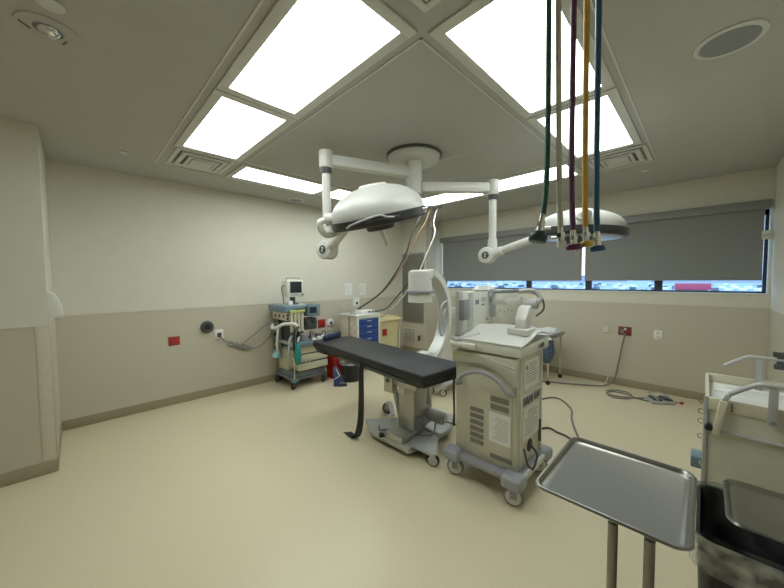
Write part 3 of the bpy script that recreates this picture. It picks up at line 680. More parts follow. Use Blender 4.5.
# console shell
def csh(u, v):
    x = 2.165 + .555 * u; y = .895 + .575 * v
    ridge = .085 * math.exp(-((u - .62) / .30) ** 2) * (1 - .55 * abs(v - .5) ** 1.5 * 2)
    drop = .035 * (1 - u)
    return V((x, y, 1.155 + ridge - drop * .6))
b = MB(); b.sheet(csh, 20, 20, -.012); b.build('console_top', 'white', t)
b = MB(); b.prism([(2.165, 1.06), (2.165, 1.135), (2.72, 1.155), (2.72, 1.06)], 'xz', .895, 1.47, .012); b.build('console_body', 'offw', t)
b = MB(); b.prism([(2.12, 1.24), (2.11, 1.44), (2.16, 1.485), (2.42, 1.50), (2.42, 1.26)], 'xy', 1.085, 1.118, .008); b.build('keyboard_wing', 'offw', t)
b = MB(); b.tube([(2.14, 1.42, 1.134), (2.18, 1.38, 1.142), (2.25, 1.34, 1.152), (2.32, 1.30, 1.172)], lambda q: .02 * (1 - .4 * q), 10); b.build('wrist_rest', 'ltgrey', t)
box('socket_panel', 'dkgrey', t, 2.54, 2.60, .890, .896, 1.085, 1.12, .003); box('indicator_panel', 'midgrey', t, 2.49, 2.53, .890, .896, 1.087, 1.115, .002)
# pedestal arm
b = MB(); b.prism([(2.35, .925), (2.51, .925), (2.51, 1.08), (2.36, 1.09)], 'xy', 1.19, 1.238, .01); b.build('pedestal_base', 'white', t)
b = MB(); b.prism([(2.395, 1.23), (2.395, 1.31), (2.46, 1.40), (2.555, 1.42), (2.50, 1.31), (2.49, 1.23)], 'xz', .955, 1.045, .014); b.build('pedestal_neck', 'white', t)
b = MB(); b.tube([(2.53, .97, 1.40), (2.60, .93, 1.46), (2.58, .97, 1.52), (2.50, 1.06, 1.52)], .02, 12); b.cyl((2.55, .93, 1.42), (2.55, 1.03, 1.42), .04, n=20, bev=.006); b.build('elbow', 'ltgrey', t)
b = MB(); b.bar((2.52, 1.05, 1.525), (2.70, 1.37, 1.50), .035, .03, .01); b.build('upper_link', 'midgrey', t)
b = MB(); b.bar((2.53, 1.04, 1.45), (2.60, 1.20, 1.42), .05, .06, .02); b.bar((2.60, 1.20, 1.42), (2.71, 1.38, 1.41), .05, .055, .02); b.build('lower_link', 'white', t)
b = MB(); b.tube([(2.58, .98, 1.51), (2.62, .92, 1.46), (2.60, .90, 1.38), (2.53, .93, 1.33)], .007); b.build('arm_cable', 'cordd', t)
YM = 1.41
b = MB(); b.box(2.70, 2.76, YM - .035, YM + .01, 1.27, 1.53, .006); b.box(2.66, 2.76, YM - .02, YM, 1.45, 1.50, .004); b.build('mount_bracket', 'ltgrey', t)
mo = MB().box(2.325, 2.735, YM, YM + .06, 1.165, 1.515, .010).build('monitor', 'offw', t)
b = MB(); b.box(2.335, 2.40, YM - .006, YM + .004, 1.175, 1.505, .003); b.build('side_bezel', 'ltgrey', mo)
b = MB(); b.box(2.44, 2.50, YM - .002, YM + .001, 1.40, 1.44); b.box(2.545, 2.60, YM - .002, YM + .001, 1.385, 1.40); b.cyl((2.64, YM - .004, 1.255), (2.64, YM, 1.255), .01, n=10); b.cyl((2.42, YM - .004, 1.195), (2.42, YM, 1.195), .009, n=10); b.cyl((2.69, YM - .004, 1.21), (2.69, YM, 1.21), .009, n=10)
for q in range(3): b.box(2.545, 2.61, YM - .002, YM + .001, 1.42 + .014 * q, 1.425 + .014 * q)
b.build('marking', 'ink', mo)
mo2 = MB(); mo2.T = Matrix.Translation((2.76, YM + .01, 0)) @ Matrix.Rotation(-.20, 4, 'Z'); mo2.box(0, .41, 0, .06, 1.17, 1.515, .010); mo2 = mo2.build('monitor', 'offw', t)
b = MB(); b.T = Matrix.Translation((2.76, YM + .01, 0)) @ Matrix.Rotation(-.20, 4, 'Z')
for q in range(8): b.box(.05 + .035 * q, .066 + .035 * q, -.002, .001, 1.42 - .005 * (q % 3), 1.426)
for q in range(5): b.cyl((.06 + .06 * q, -.003, 1.30 + .02 * (q % 2)), (.06 + .06 * q, .001, 1.30 + .02 * (q % 2)), .007, n=8)
b.build('marking', 'midgrey', mo2)
b = MB(); b.box(2.22, 2.33, YM + .012, YM + .055, 1.17, 1.515, .008); b.build('screen_shield', 'offw', t)
b = MB(); b.box(2.195, 2.25, YM + .0, YM + .045, 1.16, 1.52, .008); b.build('shield_edge', 'ltgrey', t)
b = MB(); b.box(2.19, 2.29, YM - .04, YM + .01, 1.285, 1.455, .012); b.build('grip_handle', 'midgrey', t)
box('monitor_rail', 'midgrey', t, 2.20, 2.74, YM + .02, YM + .05, 1.13, 1.17, .004)
b = MB(); b.cyl((2.50, YM + .035, 1.13), (2.50, 1.30, 1.16), .03, n=14); b.cyl((2.50, YM + .035, 1.10), (2.50, YM + .035, 1.15), .03, n=14); b.build('rail_post', 'midgrey', t)
# crumpled towel on top of the monitors
def tw(u, v):
    n = noise.noise(V((u * 5, v * 4, 3.3)))
    edge = min(u, 1 - u, v, 1 - v) * 4
    return V((2.44 + .40 * u + .02 * n, YM - .005 + .07 * v, 1.518 + max(.003, .055 * min(1, edge + .25) * (.55 + .8 * n))))
b = MB(); b.sheet(tw, 22, 10, .003)
tag(b.build('folded_towel', 'cloth'), 'crumpled white towel lying on top of the workstation monitors', 'towel')

# ------------------------------------------------------------------ C-arm
t = thing('x_ray_c_arm', 'white C-shaped x-ray arm with a drum detector behind the operating table', 'x-ray machine', (3.6, 2.6, 0))
Cc = V((3.27, 2.71, 1.10)); ed = V((.99, .10, 0)).normalized(); pn = V((-ed.y, ed.x, 0)); Rm = .65
def carc(a0, a1, r0, r1, w, m, nm, par, n=44):
    lp = []
    for k in range(n + 1):
        a = math.radians(a0 + (a1 - a0) * k / n); d = ed * math.cos(a) + V((0, 0, math.sin(a)))
        lp.append([Cc + d * r0 - pn * w / 2, Cc + d * r1 - pn * w / 2, Cc + d * r1 + pn * w / 2, Cc + d * r0 + pn * w / 2])
    b = MB(); b.loops(lp); return b.build(nm, m, par)
ca = carc(-95, 72, Rm - .045, Rm + .045, .19, 'white', 'c_arc', t)
carc(-90, 62, Rm - .052, Rm - .044, .15, 'alu', 'inner_track', ca)
carc(-90, 70, Rm + .044, Rm + .050, .05, 'ltgrey', 'outer_track', ca)
top = Cc + V((0, 0, Rm)) - ed * .02
dt = MB(); ax = V((0, 0, -1))
dc = V((top.x - .0, top.y + .0, 0))
dt.lathe([(0, 1.775), (.12, 1.775), (.148, 1.755), (.155, 1.72), (.157, 1.50)], dc + V((0, 0, -.03)), n=40); dt = dt.build('detector_drum', 'white', t)
MB().lathe([(.157, 1.505), (.195, 1.502), (.20, 1.492), (.195, 1.470), (.15, 1.466)], dc + V((0, 0, -.03)), n=40).build('detector_flange', 'bumper', dt)
MB().lathe([(.158, 1.468), (.160, 1.35), (.152, 1.345), (0, 1.345)], dc + V((0, 0, -.03)), n=40).build('detector_face', 'offw', dt)
nk = MB(); s0 = dc + V((0, 0, 1.63)); s1 = Cc + ed * Rm * math.cos(math.radians(66)) + V((0, 0, Rm * math.sin(math.radians(66))))
def nkl(c, d, w, h): 
    u = pn; z = d.cross(u).normalized(); return [c - u * w / 2 - z * h / 2, c + u * w / 2 - z * h / 2, c + u * w / 2 + z * h / 2, c - u * w / 2 + z * h / 2]
nk.loops([nkl(s0 + V((0, 0, .02)), ed, .2, .2), nkl(s0 + ed * .14 + V((0, 0, .015)), ed, .19, .18), nkl(s0 * .4 + s1 * .6 + V((0, 0, .02)), (ed * .8 - V((0, 0, .3))).normalized(), .17, .15), nkl(s1, (ed * .4 - V((0, 0, .9))).normalized(), .15, .11)])
nk.build('arc_head', 'white', t)
box('badge', 'ltgrey', t, dc.x + .02, dc.x + .045, dc.y - .157, dc.y - .150, 1.61, 1.635)
b = MB(); a_ = [math.radians(q) for q in (58, 50, 42, 34)]
b.tube([Cc + (ed * math.cos(q) + V((0, 0, math.sin(q)))) * (Rm + (.05, .10, .10, .05)[i]) - pn * .05 for i, q in enumerate(a_)], .014); b.build('grab_handle', 'midgrey', t)
b = MB(); b.tube([Cc + ed * .58 + V((0, 0, .20)) - pn * .08, Cc + ed * .40 + V((0, 0, .16)) - pn * .1, Cc + ed * .33 + V((0, 0, -.02)) - pn * .1, Cc + ed * .34 + V((0, 0, -.22)) - pn * .1, Cc + ed * .40 + V((0, 0, -.28)) - pn * .1, Cc + ed * .45 + V((0, 0, -.18)) - pn * .1, Cc + ed * .46 + V((0, 0, .0)) - pn * .08, Cc + ed * .55 + V((0, 0, .08)) - pn * .07], .017, 10); b.build('cable_loop', 'ltgrey', t)
tu = Cc + V((0, 0, -Rm))
b = MB(); b.bar(tu - ed * .16 + V((0, 0, .08)), tu + ed * .16 + V((0, 0, .08)), .2, .2, .03); b.build('xray_tube_housing', 'white', t)
ctr = Cc + ed * (Rm + .32)
b = MB(); b.T = Matrix.Translation((ctr.x, ctr.y, 0)) @ Matrix.Rotation(math.atan2(ed.y, ed.x), 4, 'Z'); b.box(-.17, .22, -.17, .17, .20, 1.12, .03); b.build('mobile_base', 'offw', t)
b = MB(); b.bar(Cc + ed * (Rm + .03), Cc + ed * (Rm + .2), .16, .18, .02); b.build('arc_carriage', 'ltgrey', t)
b = MB(); b.T = Matrix.Translation((ctr.x, ctr.y, 0)) @ Matrix.Rotation(math.atan2(ed.y, ed.x), 4, 'Z'); b.box(-.42, .24, -.22, .22, .13, .21, .02); b.build('base_foot', 'offw', t)
b = MB(); b.box(3.42, 4.05, 2.52, 2.74, .115, .155, .012); b.build('front_leg', 'alu', t)
b = MB(); b.box(3.38, 3.56, 2.55, 2.69, .152, .175, .008); b.build('leg_cover', 'bumper', t)
for x, y, a in ((3.49, 2.71, 1.9), (3.53, 2.53, 1.9), (4.42, 2.65, .2), (4.40, 3.0, .2)): caster(t, x, y, .05, .03, a, 'alu', 'blackrub', 'white', top=.125)

# ------------------------------------------------------------------ anaesthesia machine
t = thing('anaesthesia_machine', 'anaesthesia machine trolley with blue-grey trim, cream drawers and breathing hoses', 'anaesthesia machine', (2.46, 4.55, 0))
x0, x1, y0, y1 = 2.19, 2.76, 4.27, 4.84
b = MB(); b.box(x0, x1 + .02, y0, y1, .125, .165, .012); b.box(x0 + .02, x1, y0 + .02, y1 - .02, .165, .24, .006); b.build('base', 'basegrey', t)
b = MB(); b.box(x0 + .10, x1 + .02, y0 - .02, y1 - .05, .26, .645, .006); dr = b.build('drawer_cabinet', 'cream', t)
for i, z in enumerate((.27, .40, .525)):
    d_ = box('drawer', 'cream', t, x0 + .09, x1 + .03, y0 - .035, y0 - .018, z, z + .105, .004)
    box('handle_lip', 'dkgrey', d_, x0 + .10, x1 + .02, y0 - .036, y0 - .022, z + .103, z + .118, .002)
b = MB(); b.box(x0 - .02, x1 + .10, y0 - .09, y1 - .1, .665, .70, .01); b.build('work_surface', 'ltgrey', t)
b = MB(); b.box(x0 + .02, x1 + .11, y0 - .105, y0 - .085, .645, .715, .008); b.build('surface_edge', 'bluegrey', t)
b = MB(); b.box(x0 + .04, x0 + .20, y0 + .2, y1 - .04, .24, .60, .01); b.build('side_tower', 'cream', t)
b = MB(); b.box(x0 + .04, x0 + .20, y0 + .12, y1 - .04, .60, 1.02, .01); b.build('ventilator_housing', 'dkgrey', t)
b = MB(); b.box(x0 + .2, x1 - .12, y1 - .13, y1 - .04, .66, 1.16, .01); b.build('back_panel', 'midgrey', t)
b = MB(); b.box(x0 - .08, x1 - .13, y0 + .0, y1, 1.15, 1.245, .012); tp = b.build('top_deck', 'bluegrey', t)
box('shelf_mat', 'ltgrey', t, x0 + .02, x1 - .15, y0 + .04, y1 - .04, 1.243, 1.25)
b = MB(); b.box(x1 - .31, x1 - .10, y0 - .05, y0 + .2, 1.07, 1.25, .012); dd = b.build('display_unit', 'bluegrey', t)
box('display_screen', 'screen', dd, x1 - .29, x1 - .17, y0 - .053, y0 - .047, 1.12, 1.215, .002)
b = MB(); [b.cyl((x1 - .135, y0 - .06, 1.11 + .04 * q), (x1 - .135, y0 - .048, 1.11 + .04 * q), .012, n=12) for q in range(3)]; b.build('knob', 'ltgrey', dd)
b = MB(); b.box(x0 - .06, x0 + .18, y0 + .03, y1 - .1, 1.03, 1.15, .008); gb = b.build('gauge_box', 'cream', t)
b = MB(); [b.cyl((x0 - .035 + .0 * q, y0 + .022, 1.06 + .05 * q), (x0 - .035, y0 + .035, 1.06 + .05 * q), .02, n=16) for q in (0, 1)]; [b.cyl((x0 - .068, y0 + .1 + .13 * q, 1.09), (x0 - .058, y0 + .1 + .13 * q, 1.09), .025, n=16) for q in (0, 1, 2)]; b.build('gauge', 'dkgrey', gb)
b = MB(); [b.box(x0 + .05 + .035 * q, x0 + .07 + .035 * q, y0 - .006, y0 + .003, 1.18, 1.21) for q in range(9)]; b.build('switch_row', 'dkgrey', tp)
b = MB(); b.box(x0 - .02, x0 + .22, y0 - .03, y0 + .06, 1.145, 1.18, .006); b.build('flow_head', 'ygreen', t)
for q in range(4):
    xc = x0 + .01 + .058 * q
    fl = MB().cyl((xc, y0 - .0, .86), (xc, y0 - .0, 1.145), .022, n=14).build('flow_tube', 'cream', t)
    MB().cyl((xc, y0 - .0, .825), (xc, y0 - .0, .86), .017, n=12).build('flow_knob', ['dkgrey', 'ygreen', 'dkgrey', 'blnut'][q], fl)
b = MB(); b.box(x1 - .32, x1 - .12, y0 + .02, y0 + .2, .86, 1.04, .015); b.cyl((x1 - .27, y0 - .01, .95), (x1 - .27, y0 + .02, .95), .04, n=18); b.cyl((x1 - .17, y0 - .01, .97), (x1 - .17, y0 + .02, .97), .035, n=18); b.build('vaporizer', 'dkgrey', t)
b = MB(); b.cyl((x1 - .22, y0 + .0, .70), (x1 - .22, y0 + .0, .84), .045, n=20, bev=.006); b.cyl((x1 - .11, y0 + .03, .70), (x1 - .11, y0 + .03, .80), .035, n=20, bev=.006); b.build('canister', 'chrome', t)
b = MB(); b.cyl((x0 + .20, y0 - .03, .70), (x0 + .20, y0 - .03, .82), .055, n=22, bev=.01); b.cyl((x0 + .05, y0 + .04, .72), (x0 + .05, y0 + .04, .95), .04, n=22, bev=.008); b.box(x0 - .03, x0 + .2, y0 - .02, y0 + .1, .60, .64, .006); b.build('absorber', 'midgrey', t)
b = MB(); b.box(x0 - .02, x0 + .03, y0 + .36, y1 - .02, .42, 1.0, .008); b.build('gas_rail', 'midgrey', t)
for z in (.48, .58, .68, .78): MB().cyl((x0 - .05, y1 - .13, z), (x0 - .015, y1 - .13, z), .03, n=14).build('gas_connector', 'black', t)
b = MB()
b.tube([(x0 - .06, y0 + .46, .93), (x0 - .12, y0 + .36, .90), (x0 - .11, y0 + .22, .92), (x0 - .07, y0 + .08, .98), (x0 + .02, y0 - .04, .985), (x0 + .07, y0 - .06, .95)], .024, 10)
b.tube([(x0 - .10, y0 + .20, .92), (x0 - .10, y0 + .23, .80), (x0 - .09, y0 + .28, .66), (x0 - .06, y0 + .33, .56)], .019, 10)
b.build('breathing_hose', 'paper', t)
b = MB(); b.tube([(x0 + .10, y0 - .03, .93), (x0 + .02, y0 - .09, .90), (x0 - .01, y0 - .10, .78), (x0 + .0, y0 - .09, .62), (x0 + .06, y0 - .06, .52), (x0 + .10, y0 - .04, .60)], .018, 10); b.build('breathing_hose', 'black', t)
b = MB(); b.tube([(x0 + .02, y0 + .02, .80), (x0 - .04, y0 - .02, .74), (x0 - .05, y0 - .03, .58), (x0 - .02, y0 - .03, .48), (x0 + .05, y0 - .03, .47)], .015, 10); b.tube([(x0 - .03, y0 - .03, .66), (x0 + .06, y0 - .06, .655)], .010, smooth=False); b.build('breathing_hose', 'ltgrey', t)
b = MB(); b.lathe([(.012, .0), (.03, -.02), (.062, -.075), (.068, -.11), (.05, -.115), (.0, -.09)], (x0 - .06, y0 + .33, .565), (.15, -.1, 1), 18); b.build('face_mask', 'paleteal', t)
b = MB(); b.lathe([(.012, .0), (.022, -.03), (.042, -.10), (.055, -.22), (.045, -.30), (.015, -.345), (0, -.35)], (x0 + .03, y0 - .13, .74), (0, .02, 1), 18, 1., .6); b.build('reservoir_bag', 'teal', t)
b = MB(); b.cyl((x0 + .035, y0 - .13, .735), (x0 + .09, y0 - .06, .78), .016, n=12); b.build('bag_mount', 'ltgrey', t)
b = MB(); b.cyl((x0 + .02, y0 - .04, .15), (x0 + .02, y0 - .04, .67), .014, n=12); b.build('support_post', 'chrome', t)
b = MB(); b.box(x0 - .02, x0 + .07, y0 - .07, y0 + .0, .12, .16, .006); b.build('post_foot', 'bluegrey', t)
b = MB(); b.tube([(x0 + .22, y0 - .04, .30), (x0 + .26, y0 - .05, .38), (x0 + .22, y0 - .045, .42), (x0 + .19, y0 - .045, .33)], .005); b.build('drawer_key_cord', 'cordw', t)
b = MB(); [b.tube([(x0 + .1 * q, y0 + .06, .72), (x0 + .1 * q + .05, y0 - .02, .78 + .04 * (q % 2)), (x0 + .1 * q + .12, y0 + .05, .73)], .008, 8) for q in range(2, 6)]; b.build('tubing', 'dkgrey', t)
b = MB(); [b.box(x1 - .25 + .09 * q, x1 - .19 + .09 * q, y0 - .06, y0 - .01, .70, .735 + .01 * q, .006) for q in range(3)]; b.build('supply_tray', 'paper', t)
for x, y, a in ((x0 + .03, y0 + .02, .7), (x0 + .03, y1 - .05, .5), (x1 - .02, y0 + .02, .5), (x1 - .02, y1 - .05, .3)): caster(t, x, y, .058, .035, a, 'dkgrey', 'blackrub', 'dkgrey', top=.128)
# patient monitor on the top deck
t = thing('patient_monitor', 'white box patient monitor with dark screen atop the anaesthesia machine', 'monitor', (2.40, 4.5, 1.25))
b = MB(); b.cyl((2.355, 4.52, 1.25), (2.355, 4.52, 1.27), .09, n=24, bev=.005); b.cyl((2.355, 4.52, 1.27), (2.355, 4.52, 1.40), .04, n=18); b.build('stand', 'dkgrey', t)
b = MB(); b.prism([(4.42, 1.365), (4.42, 1.62), (4.46, 1.63), (4.60, 1.60), (4.60, 1.39)], 'yz', 2.22, 2.49, .012); ms = b.build('housing', 'offw', t)
box('screen', 'screen', ms, 2.265, 2.455, 4.412, 4.421, 1.43, 1.60, .003)
b = MB(); [b.box(2.28 + .045 * q, 2.31 + .045 * q, 4.413, 4.421, 1.388, 1.408, .002) for q in range(3)]; b.build('button', 'ltgrey', ms)
b = MB(); b.cyl((2.47, 4.408, 1.40), (2.47, 4.421, 1.40), .014, n=14); b.build('knob', 'dkgrey', ms)
b = MB(); b.tube([(2.25, 4.5, 1.61), (2.25, 4.49, 1.65), (2.30, 4.49, 1.66), (2.41, 4.49, 1.66), (2.46, 4.49, 1.65), (2.46, 4.5, 1.61)], .011, 10, sub=4); b.build('carry_handle', 'ltgrey', t)
b = MB(); b.tube([(2.22, 4.5, 1.54), (2.17, 4.48, 1.53), (2.16, 4.47, 1.46), (2.175, 4.46, 1.36), (2.18, 4.45, 1.265)], .008); b.build('lead_cable', 'cordg', t)
tag(MB().box(2.235, 2.30, 4.40, 4.47, 1.25, 1.31, .012).build('small_module', 'paper'), 'small white box on the machine top left of the monitor', 'box')
# wall cables of the machine
gm = 'cables between the wall and the anaesthesia machine'
line_('power_cable', 'upper slack grey cable from left wall to anaesthesia machine', 'cable', [(1.70, 4.85, .66), (1.78, 4.84, .73), (1.95, 4.80, .86), (2.12, 4.76, 1.0), (2.17, 4.72, 1.05)], .009, 'cordg', gm)
line_('power_cable', 'lower slack grey cable drooping from wall plug to anaesthesia machine', 'cable', [(1.415, 4.855, .845), (1.46, 4.85, .77), (1.58, 4.84, .70), (1.78, 4.82, .615), (1.95, 4.80, .625), (2.08, 4.78, .74), (2.15, 4.74, .90), (2.18, 4.70, .98)], .010, 'cordg', gm)
line_('cable_coil', 'bundled coil of grey cable hanging by the left wall outlet', 'cable', [(1.55 + .012 * k * 1.6 + .06 * math.cos(k * 1.9), 4.896, .705 - .008 * k + .035 * math.sin(k * 1.9)) for k in range(15)], .008, 'midgrey')

# ------------------------------------------------------------------ bins, drape, blue drawer cart, hamper
t = thing('sharps_bin', 'tall red waste bin between anaesthesia machine and black bin', 'bin', (3.03, 4.36, 0))
b = MB(); b.loops([rrect(3.04, 4.35, .25, .25, .03, 0), rrect(3.04, 4.35, .28, .28, .03, .58)], True, True); b.build('body', 'red', t)
b = MB(); b.loops([rrect(3.04, 4.35, .29, .29, .03, .58), rrect(3.04, 4.35, .30, .30, .03, .61), rrect(3.04, 4.35, .22, .22, .03, .645)], True, True); b.build('lid', 'red', t)
t = thing('waste_bin', 'small round black waste bin with clear liner beside the red bin', 'bin', (3.09, 4.03, 0))
b = MB(); b.lathe([(0, 0), (.135, 0), (.165, .33), (.17, .335), (.162, .335), (.13, .012), (0, .012)], (3.09, 4.03, 0), n=36); b.build('body', 'black', t)
def lin(u, v):
    a = 2 * PI * u; r = .174 + .012 * noise.noise(V((u * 9, v * 3, 1))) + .004 * v
    return V((3.09 + r * math.cos(a), 4.03 + r * math.sin(a), .35 - .07 * v + .012 * noise.noise(V((math.cos(a) * 3, math.sin(a) * 3, v)))))
b = MB(); b.sheet(lin, 48, 5); b.build('liner', 'film', t)
# navy drape
def dp(u, v):
    c0_ = V((2.79, 4.08, .26)).lerp(V((2.84, 4.06, .25)), u); c1_ = V((2.70, 3.95, .004)).lerp(V((2.86, 3.82, .006)), u)
    p = c0_.lerp(c1_, v); p += V((-.02, -.03, .0)) * math.sin(v * PI) + V((.0, .0, .012)) * abs(noise.noise(V((u * 3, v * 3, 9))))
    return p
t = thing('navy_drape', 'navy blue patterned cloth slumped against the anaesthesia machine wheel', 'cloth', (2.78, 3.95, 0))
b = MB(); b.sheet(dp, 8, 12, .012); ob = b.build('cloth', 'navy', t)
b = MB(); off = V((-.012, -.016, .012)); b.tube([dp(.5, .12) + off, dp(.75, .45) + off], .004, 6, False); b.tube([dp(.75, .45) + off, dp(.08, .62) + off], .004, 6, False); b.tube([dp(.5, .86) + off, dp(.8, .82) + off, dp(.9, .9) + off], .003, 6, False); b.build('white_print', 'paper', t)

t = thing('drawer_cart', 'ivory medical cart with royal blue drawers against the left wall', 'cart', (3.62, 4.44, 0))
b = MB(); b.box(3.36, 3.90, 4.215, 4.68, .12, .985, .008); b.build('body', 'cream', t)
b = MB(); b.box(3.34, 3.92, 4.195, 4.70, .985, 1.012, .008); b.build('top', 'white', t)
b = MB(); b.box(3.36, 3.405, 4.196, 4.218, .12, .985, .003); b.box(3.86, 3.905, 4.196, 4.218, .12, .985, .003); b.box(3.40, 3.87, 4.198, 4.218, .945, .985, .003); b.build('face_frame', 'white', t)
zz = [.93, .83, .73, .63, .50, .34, .16]
for i in range(6):
    d_ = box('drawer', 'blue', t, 3.41, 3.855, 4.192, 4.218, zz[i + 1] + .004, zz[i], .004)
    box('label_pull', 'ltgrey', d_, 3.585, 3.685, 4.186, 4.193, (zz[i] + zz[i + 1]) / 2 + .01, (zz[i] + zz[i + 1]) / 2 + .026, .002)
b = MB(); b.box(3.352, 3.361, 4.40, 4.43, .14, .98); b.build('side_channel', 'midgrey', t)
b = MB(); [b.box(3.353, 3.361, 4.26 + .06 * (q % 2), 4.30 + .05 * (q % 2), .62 + .07 * q, .67 + .07 * q, .003) for q in range(4)]; b.build('side_chart', 'paper', t)
b = MB(); b.tube([(3.37, 4.66, 1.012), (3.37, 4.66, 1.10), (3.40, 4.665, 1.12), (3.84, 4.665, 1.12), (3.89, 4.66, 1.10), (3.89, 4.63, 1.012)], .009, 8, sub=4); b.tube([(3.37, 4.25, 1.012), (3.37, 4.25, 1.09), (3.37, 4.66, 1.09)], .008, 8, False); b.build('top_rail', 'alu', t)
for x, y in ((3.40, 4.25), (3.86, 4.25), (3.40, 4.64), (3.86, 4.64)): caster(t, x, y, .045, .03, .5, 'alu', 'blackrub', 'midgrey', top=.122)
t = thing('supply_box', 'white supply box with dark sockets on the blue drawer cart', 'box', (3.68, 4.44, 1.012))
b = MB(); b.box(3.555, 3.86, 4.30, 4.46, 1.012, 1.075, .006); b.build('case', 'paper', t)
b = MB(); b.box(3.70, 3.76, 4.294, 4.301, 1.03, 1.055); b.box(3.79, 3.84, 4.294, 4.301, 1.03, 1.055); b.build('socket', 'dkgrey', t)
t = thing('tubing_set', 'small heap of clear and grey tubing on the blue cart corner', 'tubing', (3.46, 4.4, 1.012))
b = MB(); b.tube([(3.42 + .05 * math.cos(q), 4.40 + .07 * math.sin(q * 1.3), 1.024 + .006 * q) for q in range(9)], .010, 8); b.build('tube', 'ltgrey', t)
b = MB(); b.cyl((3.45, 4.33, 1.012), (3.45, 4.33, 1.10), .022, n=14, bev=.004); b.cyl((3.50, 4.46, 1.012), (3.50, 4.46, 1.08), .02, n=14, bev=.004); b.build('connector', 'paper', t)

t = thing('linen_hamper', 'pale yellow hamper with a red label between blue cart and glass cabinet', 'hamper', (4.28, 4.57, 0))
b = MB(); b.loops([rrect(4.28, 4.57, .50, .36, .03, .02), rrect(4.28, 4.57, .53, .40, .03, .45), rrect(4.28, 4.57, .56, .42, .03, .80)]); b.build('bag', 'yellow_cream', t)
b = MB(); b.prism([(4.32, .80), (4.30, .84), (4.42, .885), (4.82, .90), (4.82, .80)], 'yz', 3.98, 4.60, .008); b.build('lid', 'yellow_cream', t)
b = MB(); b.box(4.11, 4.22, 4.350, 4.362, .54, .67, .003); lb = b.build('hazard_label', 'red', t)
b = MB(); b.bar((4.545, 4.34, .05), (4.585, 4.34, .86), .012, .012); b.bar((4.10, 4.335, .70), (4.30, 4.335, .86), .02, .006); b.build('front_frame', 'paper', t)

# ------------------------------------------------------------------ draped stand by the window wall
t = thing('instrument_table', 'small chrome-legged instrument table under the window behind the workstation', 'table', (5.2, 1.95, 0))
b = MB(); b.box(4.98, 5.54, 1.58, 2.40, .745, .765, .006); b.build('table_top', 'steel', t)
for x, y in ((5.02, 1.66), (5.52, 1.64), (5.02, 2.36), (5.52, 2.36)):
    l = MB().cyl((x, y, .07), (x, y, .748), .014, n=12).build('leg', 'chrome', t)
    b = MB(); b.cyl((x - .012, y, .032), (x + .012, y, .032), .032, n=14); b.cyl((x, y, .05), (x, y, .075), .012, n=10); b.build('caster', 'blackrub', l)
def clo(u, v):
    x = 4.95 + .61 * u; y = 1.595 + .87 * v
    n = noise.noise(V((x * 5, y * 5, 0))) + .5 * noise.noise(V((x * 11, y * 11, 4)))
    z = .80 + .045 * n
    dx = max(0, abs(u - .5) - .43) / .07; dy = max(0, abs(v - .5) - .40) / .10
    z = max(z, .775) - .09 * max(dx, dy) * (1 + .4 * n)
    return V((x, y, z))
b = MB(); b.sheet(clo, 30, 40, .006)
tag(b.build('crumpled_drape', 'cloth'), 'crumpled white drape heaped on the instrument table under the window', 'drape')
def bagf(u, v):
    a = 2 * PI * u; r = (.05 + .07 * math.sin(PI * (.15 + .8 * v))) * (1 + .25 * noise.noise(V((math.cos(a) * 2, math.sin(a) * 2, v * 4))))
    return V((5.05 + r * math.cos(a), 1.69 + r * .8 * math.sin(a), .70 - .36 * v))
t2 = thing('blue_linen_bundle', 'blue patterned cloth bundle hanging below the white drape', 'cloth', (5.05, 1.69, .7))
b = MB(); b.sheet(bagf, 24, 14); b.build('bundle', 'navyp', t2)
b = MB(); b.tube([(5.05, 1.69, .70), (5.05, 1.69, .72), (5.05, 1.69, .745)], .008, 8, False); b.build('tie', 'navy', t2)

# ------------------------------------------------------------------ floor cords and foot pedal
line_('outlet_cord', 'dark cord from the red outlet under the window down to the floor', 'cord',  # plain power cord plugged into the red outlet, trailing over the floor
      [(5.71, .82, .80), (5.70, .85, .62), (5.70, .89, .35), (5.66, .93, .12), (5.55, 1.02, .014), (5.40, 1.20, .012), (5.25, 1.46, .012), (5.13, 1.72, .012), (4.9, 2.0, .012)], .011, 'cordg')
line_('loose_wire', 'thin white cord lying along the baseboard under the window', 'cord',
      [(5.745, 1.02, .12), (5.66, 1.06, .01), (5.50, 1.22, .008), (5.40, 1.45, .008), (5.32, 1.62, .008)], .007, 'cordw')
wk = bpy.data.objects['xray_workstation']
MB().tube([(2.70, 1.40, .19), (2.95, 1.48, .03), (3.9, 1.60, .012), (4.42, 1.47, .012), (4.50, 1.33, .012), (4.25, 1.13, .012), (3.92, 1.03, .012), (3.56, .88, .012), (3.0, .60, .012)], .011).build('power_cord', 'cordg', wk)
MB().tube([(2.71, 1.30, .19), (2.90, 1.33, .03), (3.50, 1.19, .011), (3.50, 1.05, .011), (3.43, .90, .011), (3.1, .62, .011)], .010).build('power_cord', 'cordd', wk)
t = thing('foot_pedal', 'grey double foot pedal on the floor by the window wall', 'foot pedal', (5.34, .38, 0))
b = MB(); b.prism([(5.17, .44), (5.38, .53), (5.50, .34), (5.33, .22)], 'xy', 0, .03, .006); b.build('plate', 'ltgrey', t)
for c in ((5.30, .425), (5.385, .325)):
    b = MB(); b.T = Matrix.Translation((c[0], c[1], .045)) @ Matrix.Rotation(-.95, 4, 'Z') @ Matrix.Rotation(.12, 4, 'Y'); b.box(-.05, .05, -.065, .065, -.012, .014, .008); b.build('pedal', 'dkgrey', t)
b = MB(); b.tube([(5.20, .38, .05), (5.26, .44, .09), (5.38, .50, .085), (5.47, .38, .085), (5.44, .29, .05)], .008); b.build('guard_bar', 'alu', t)
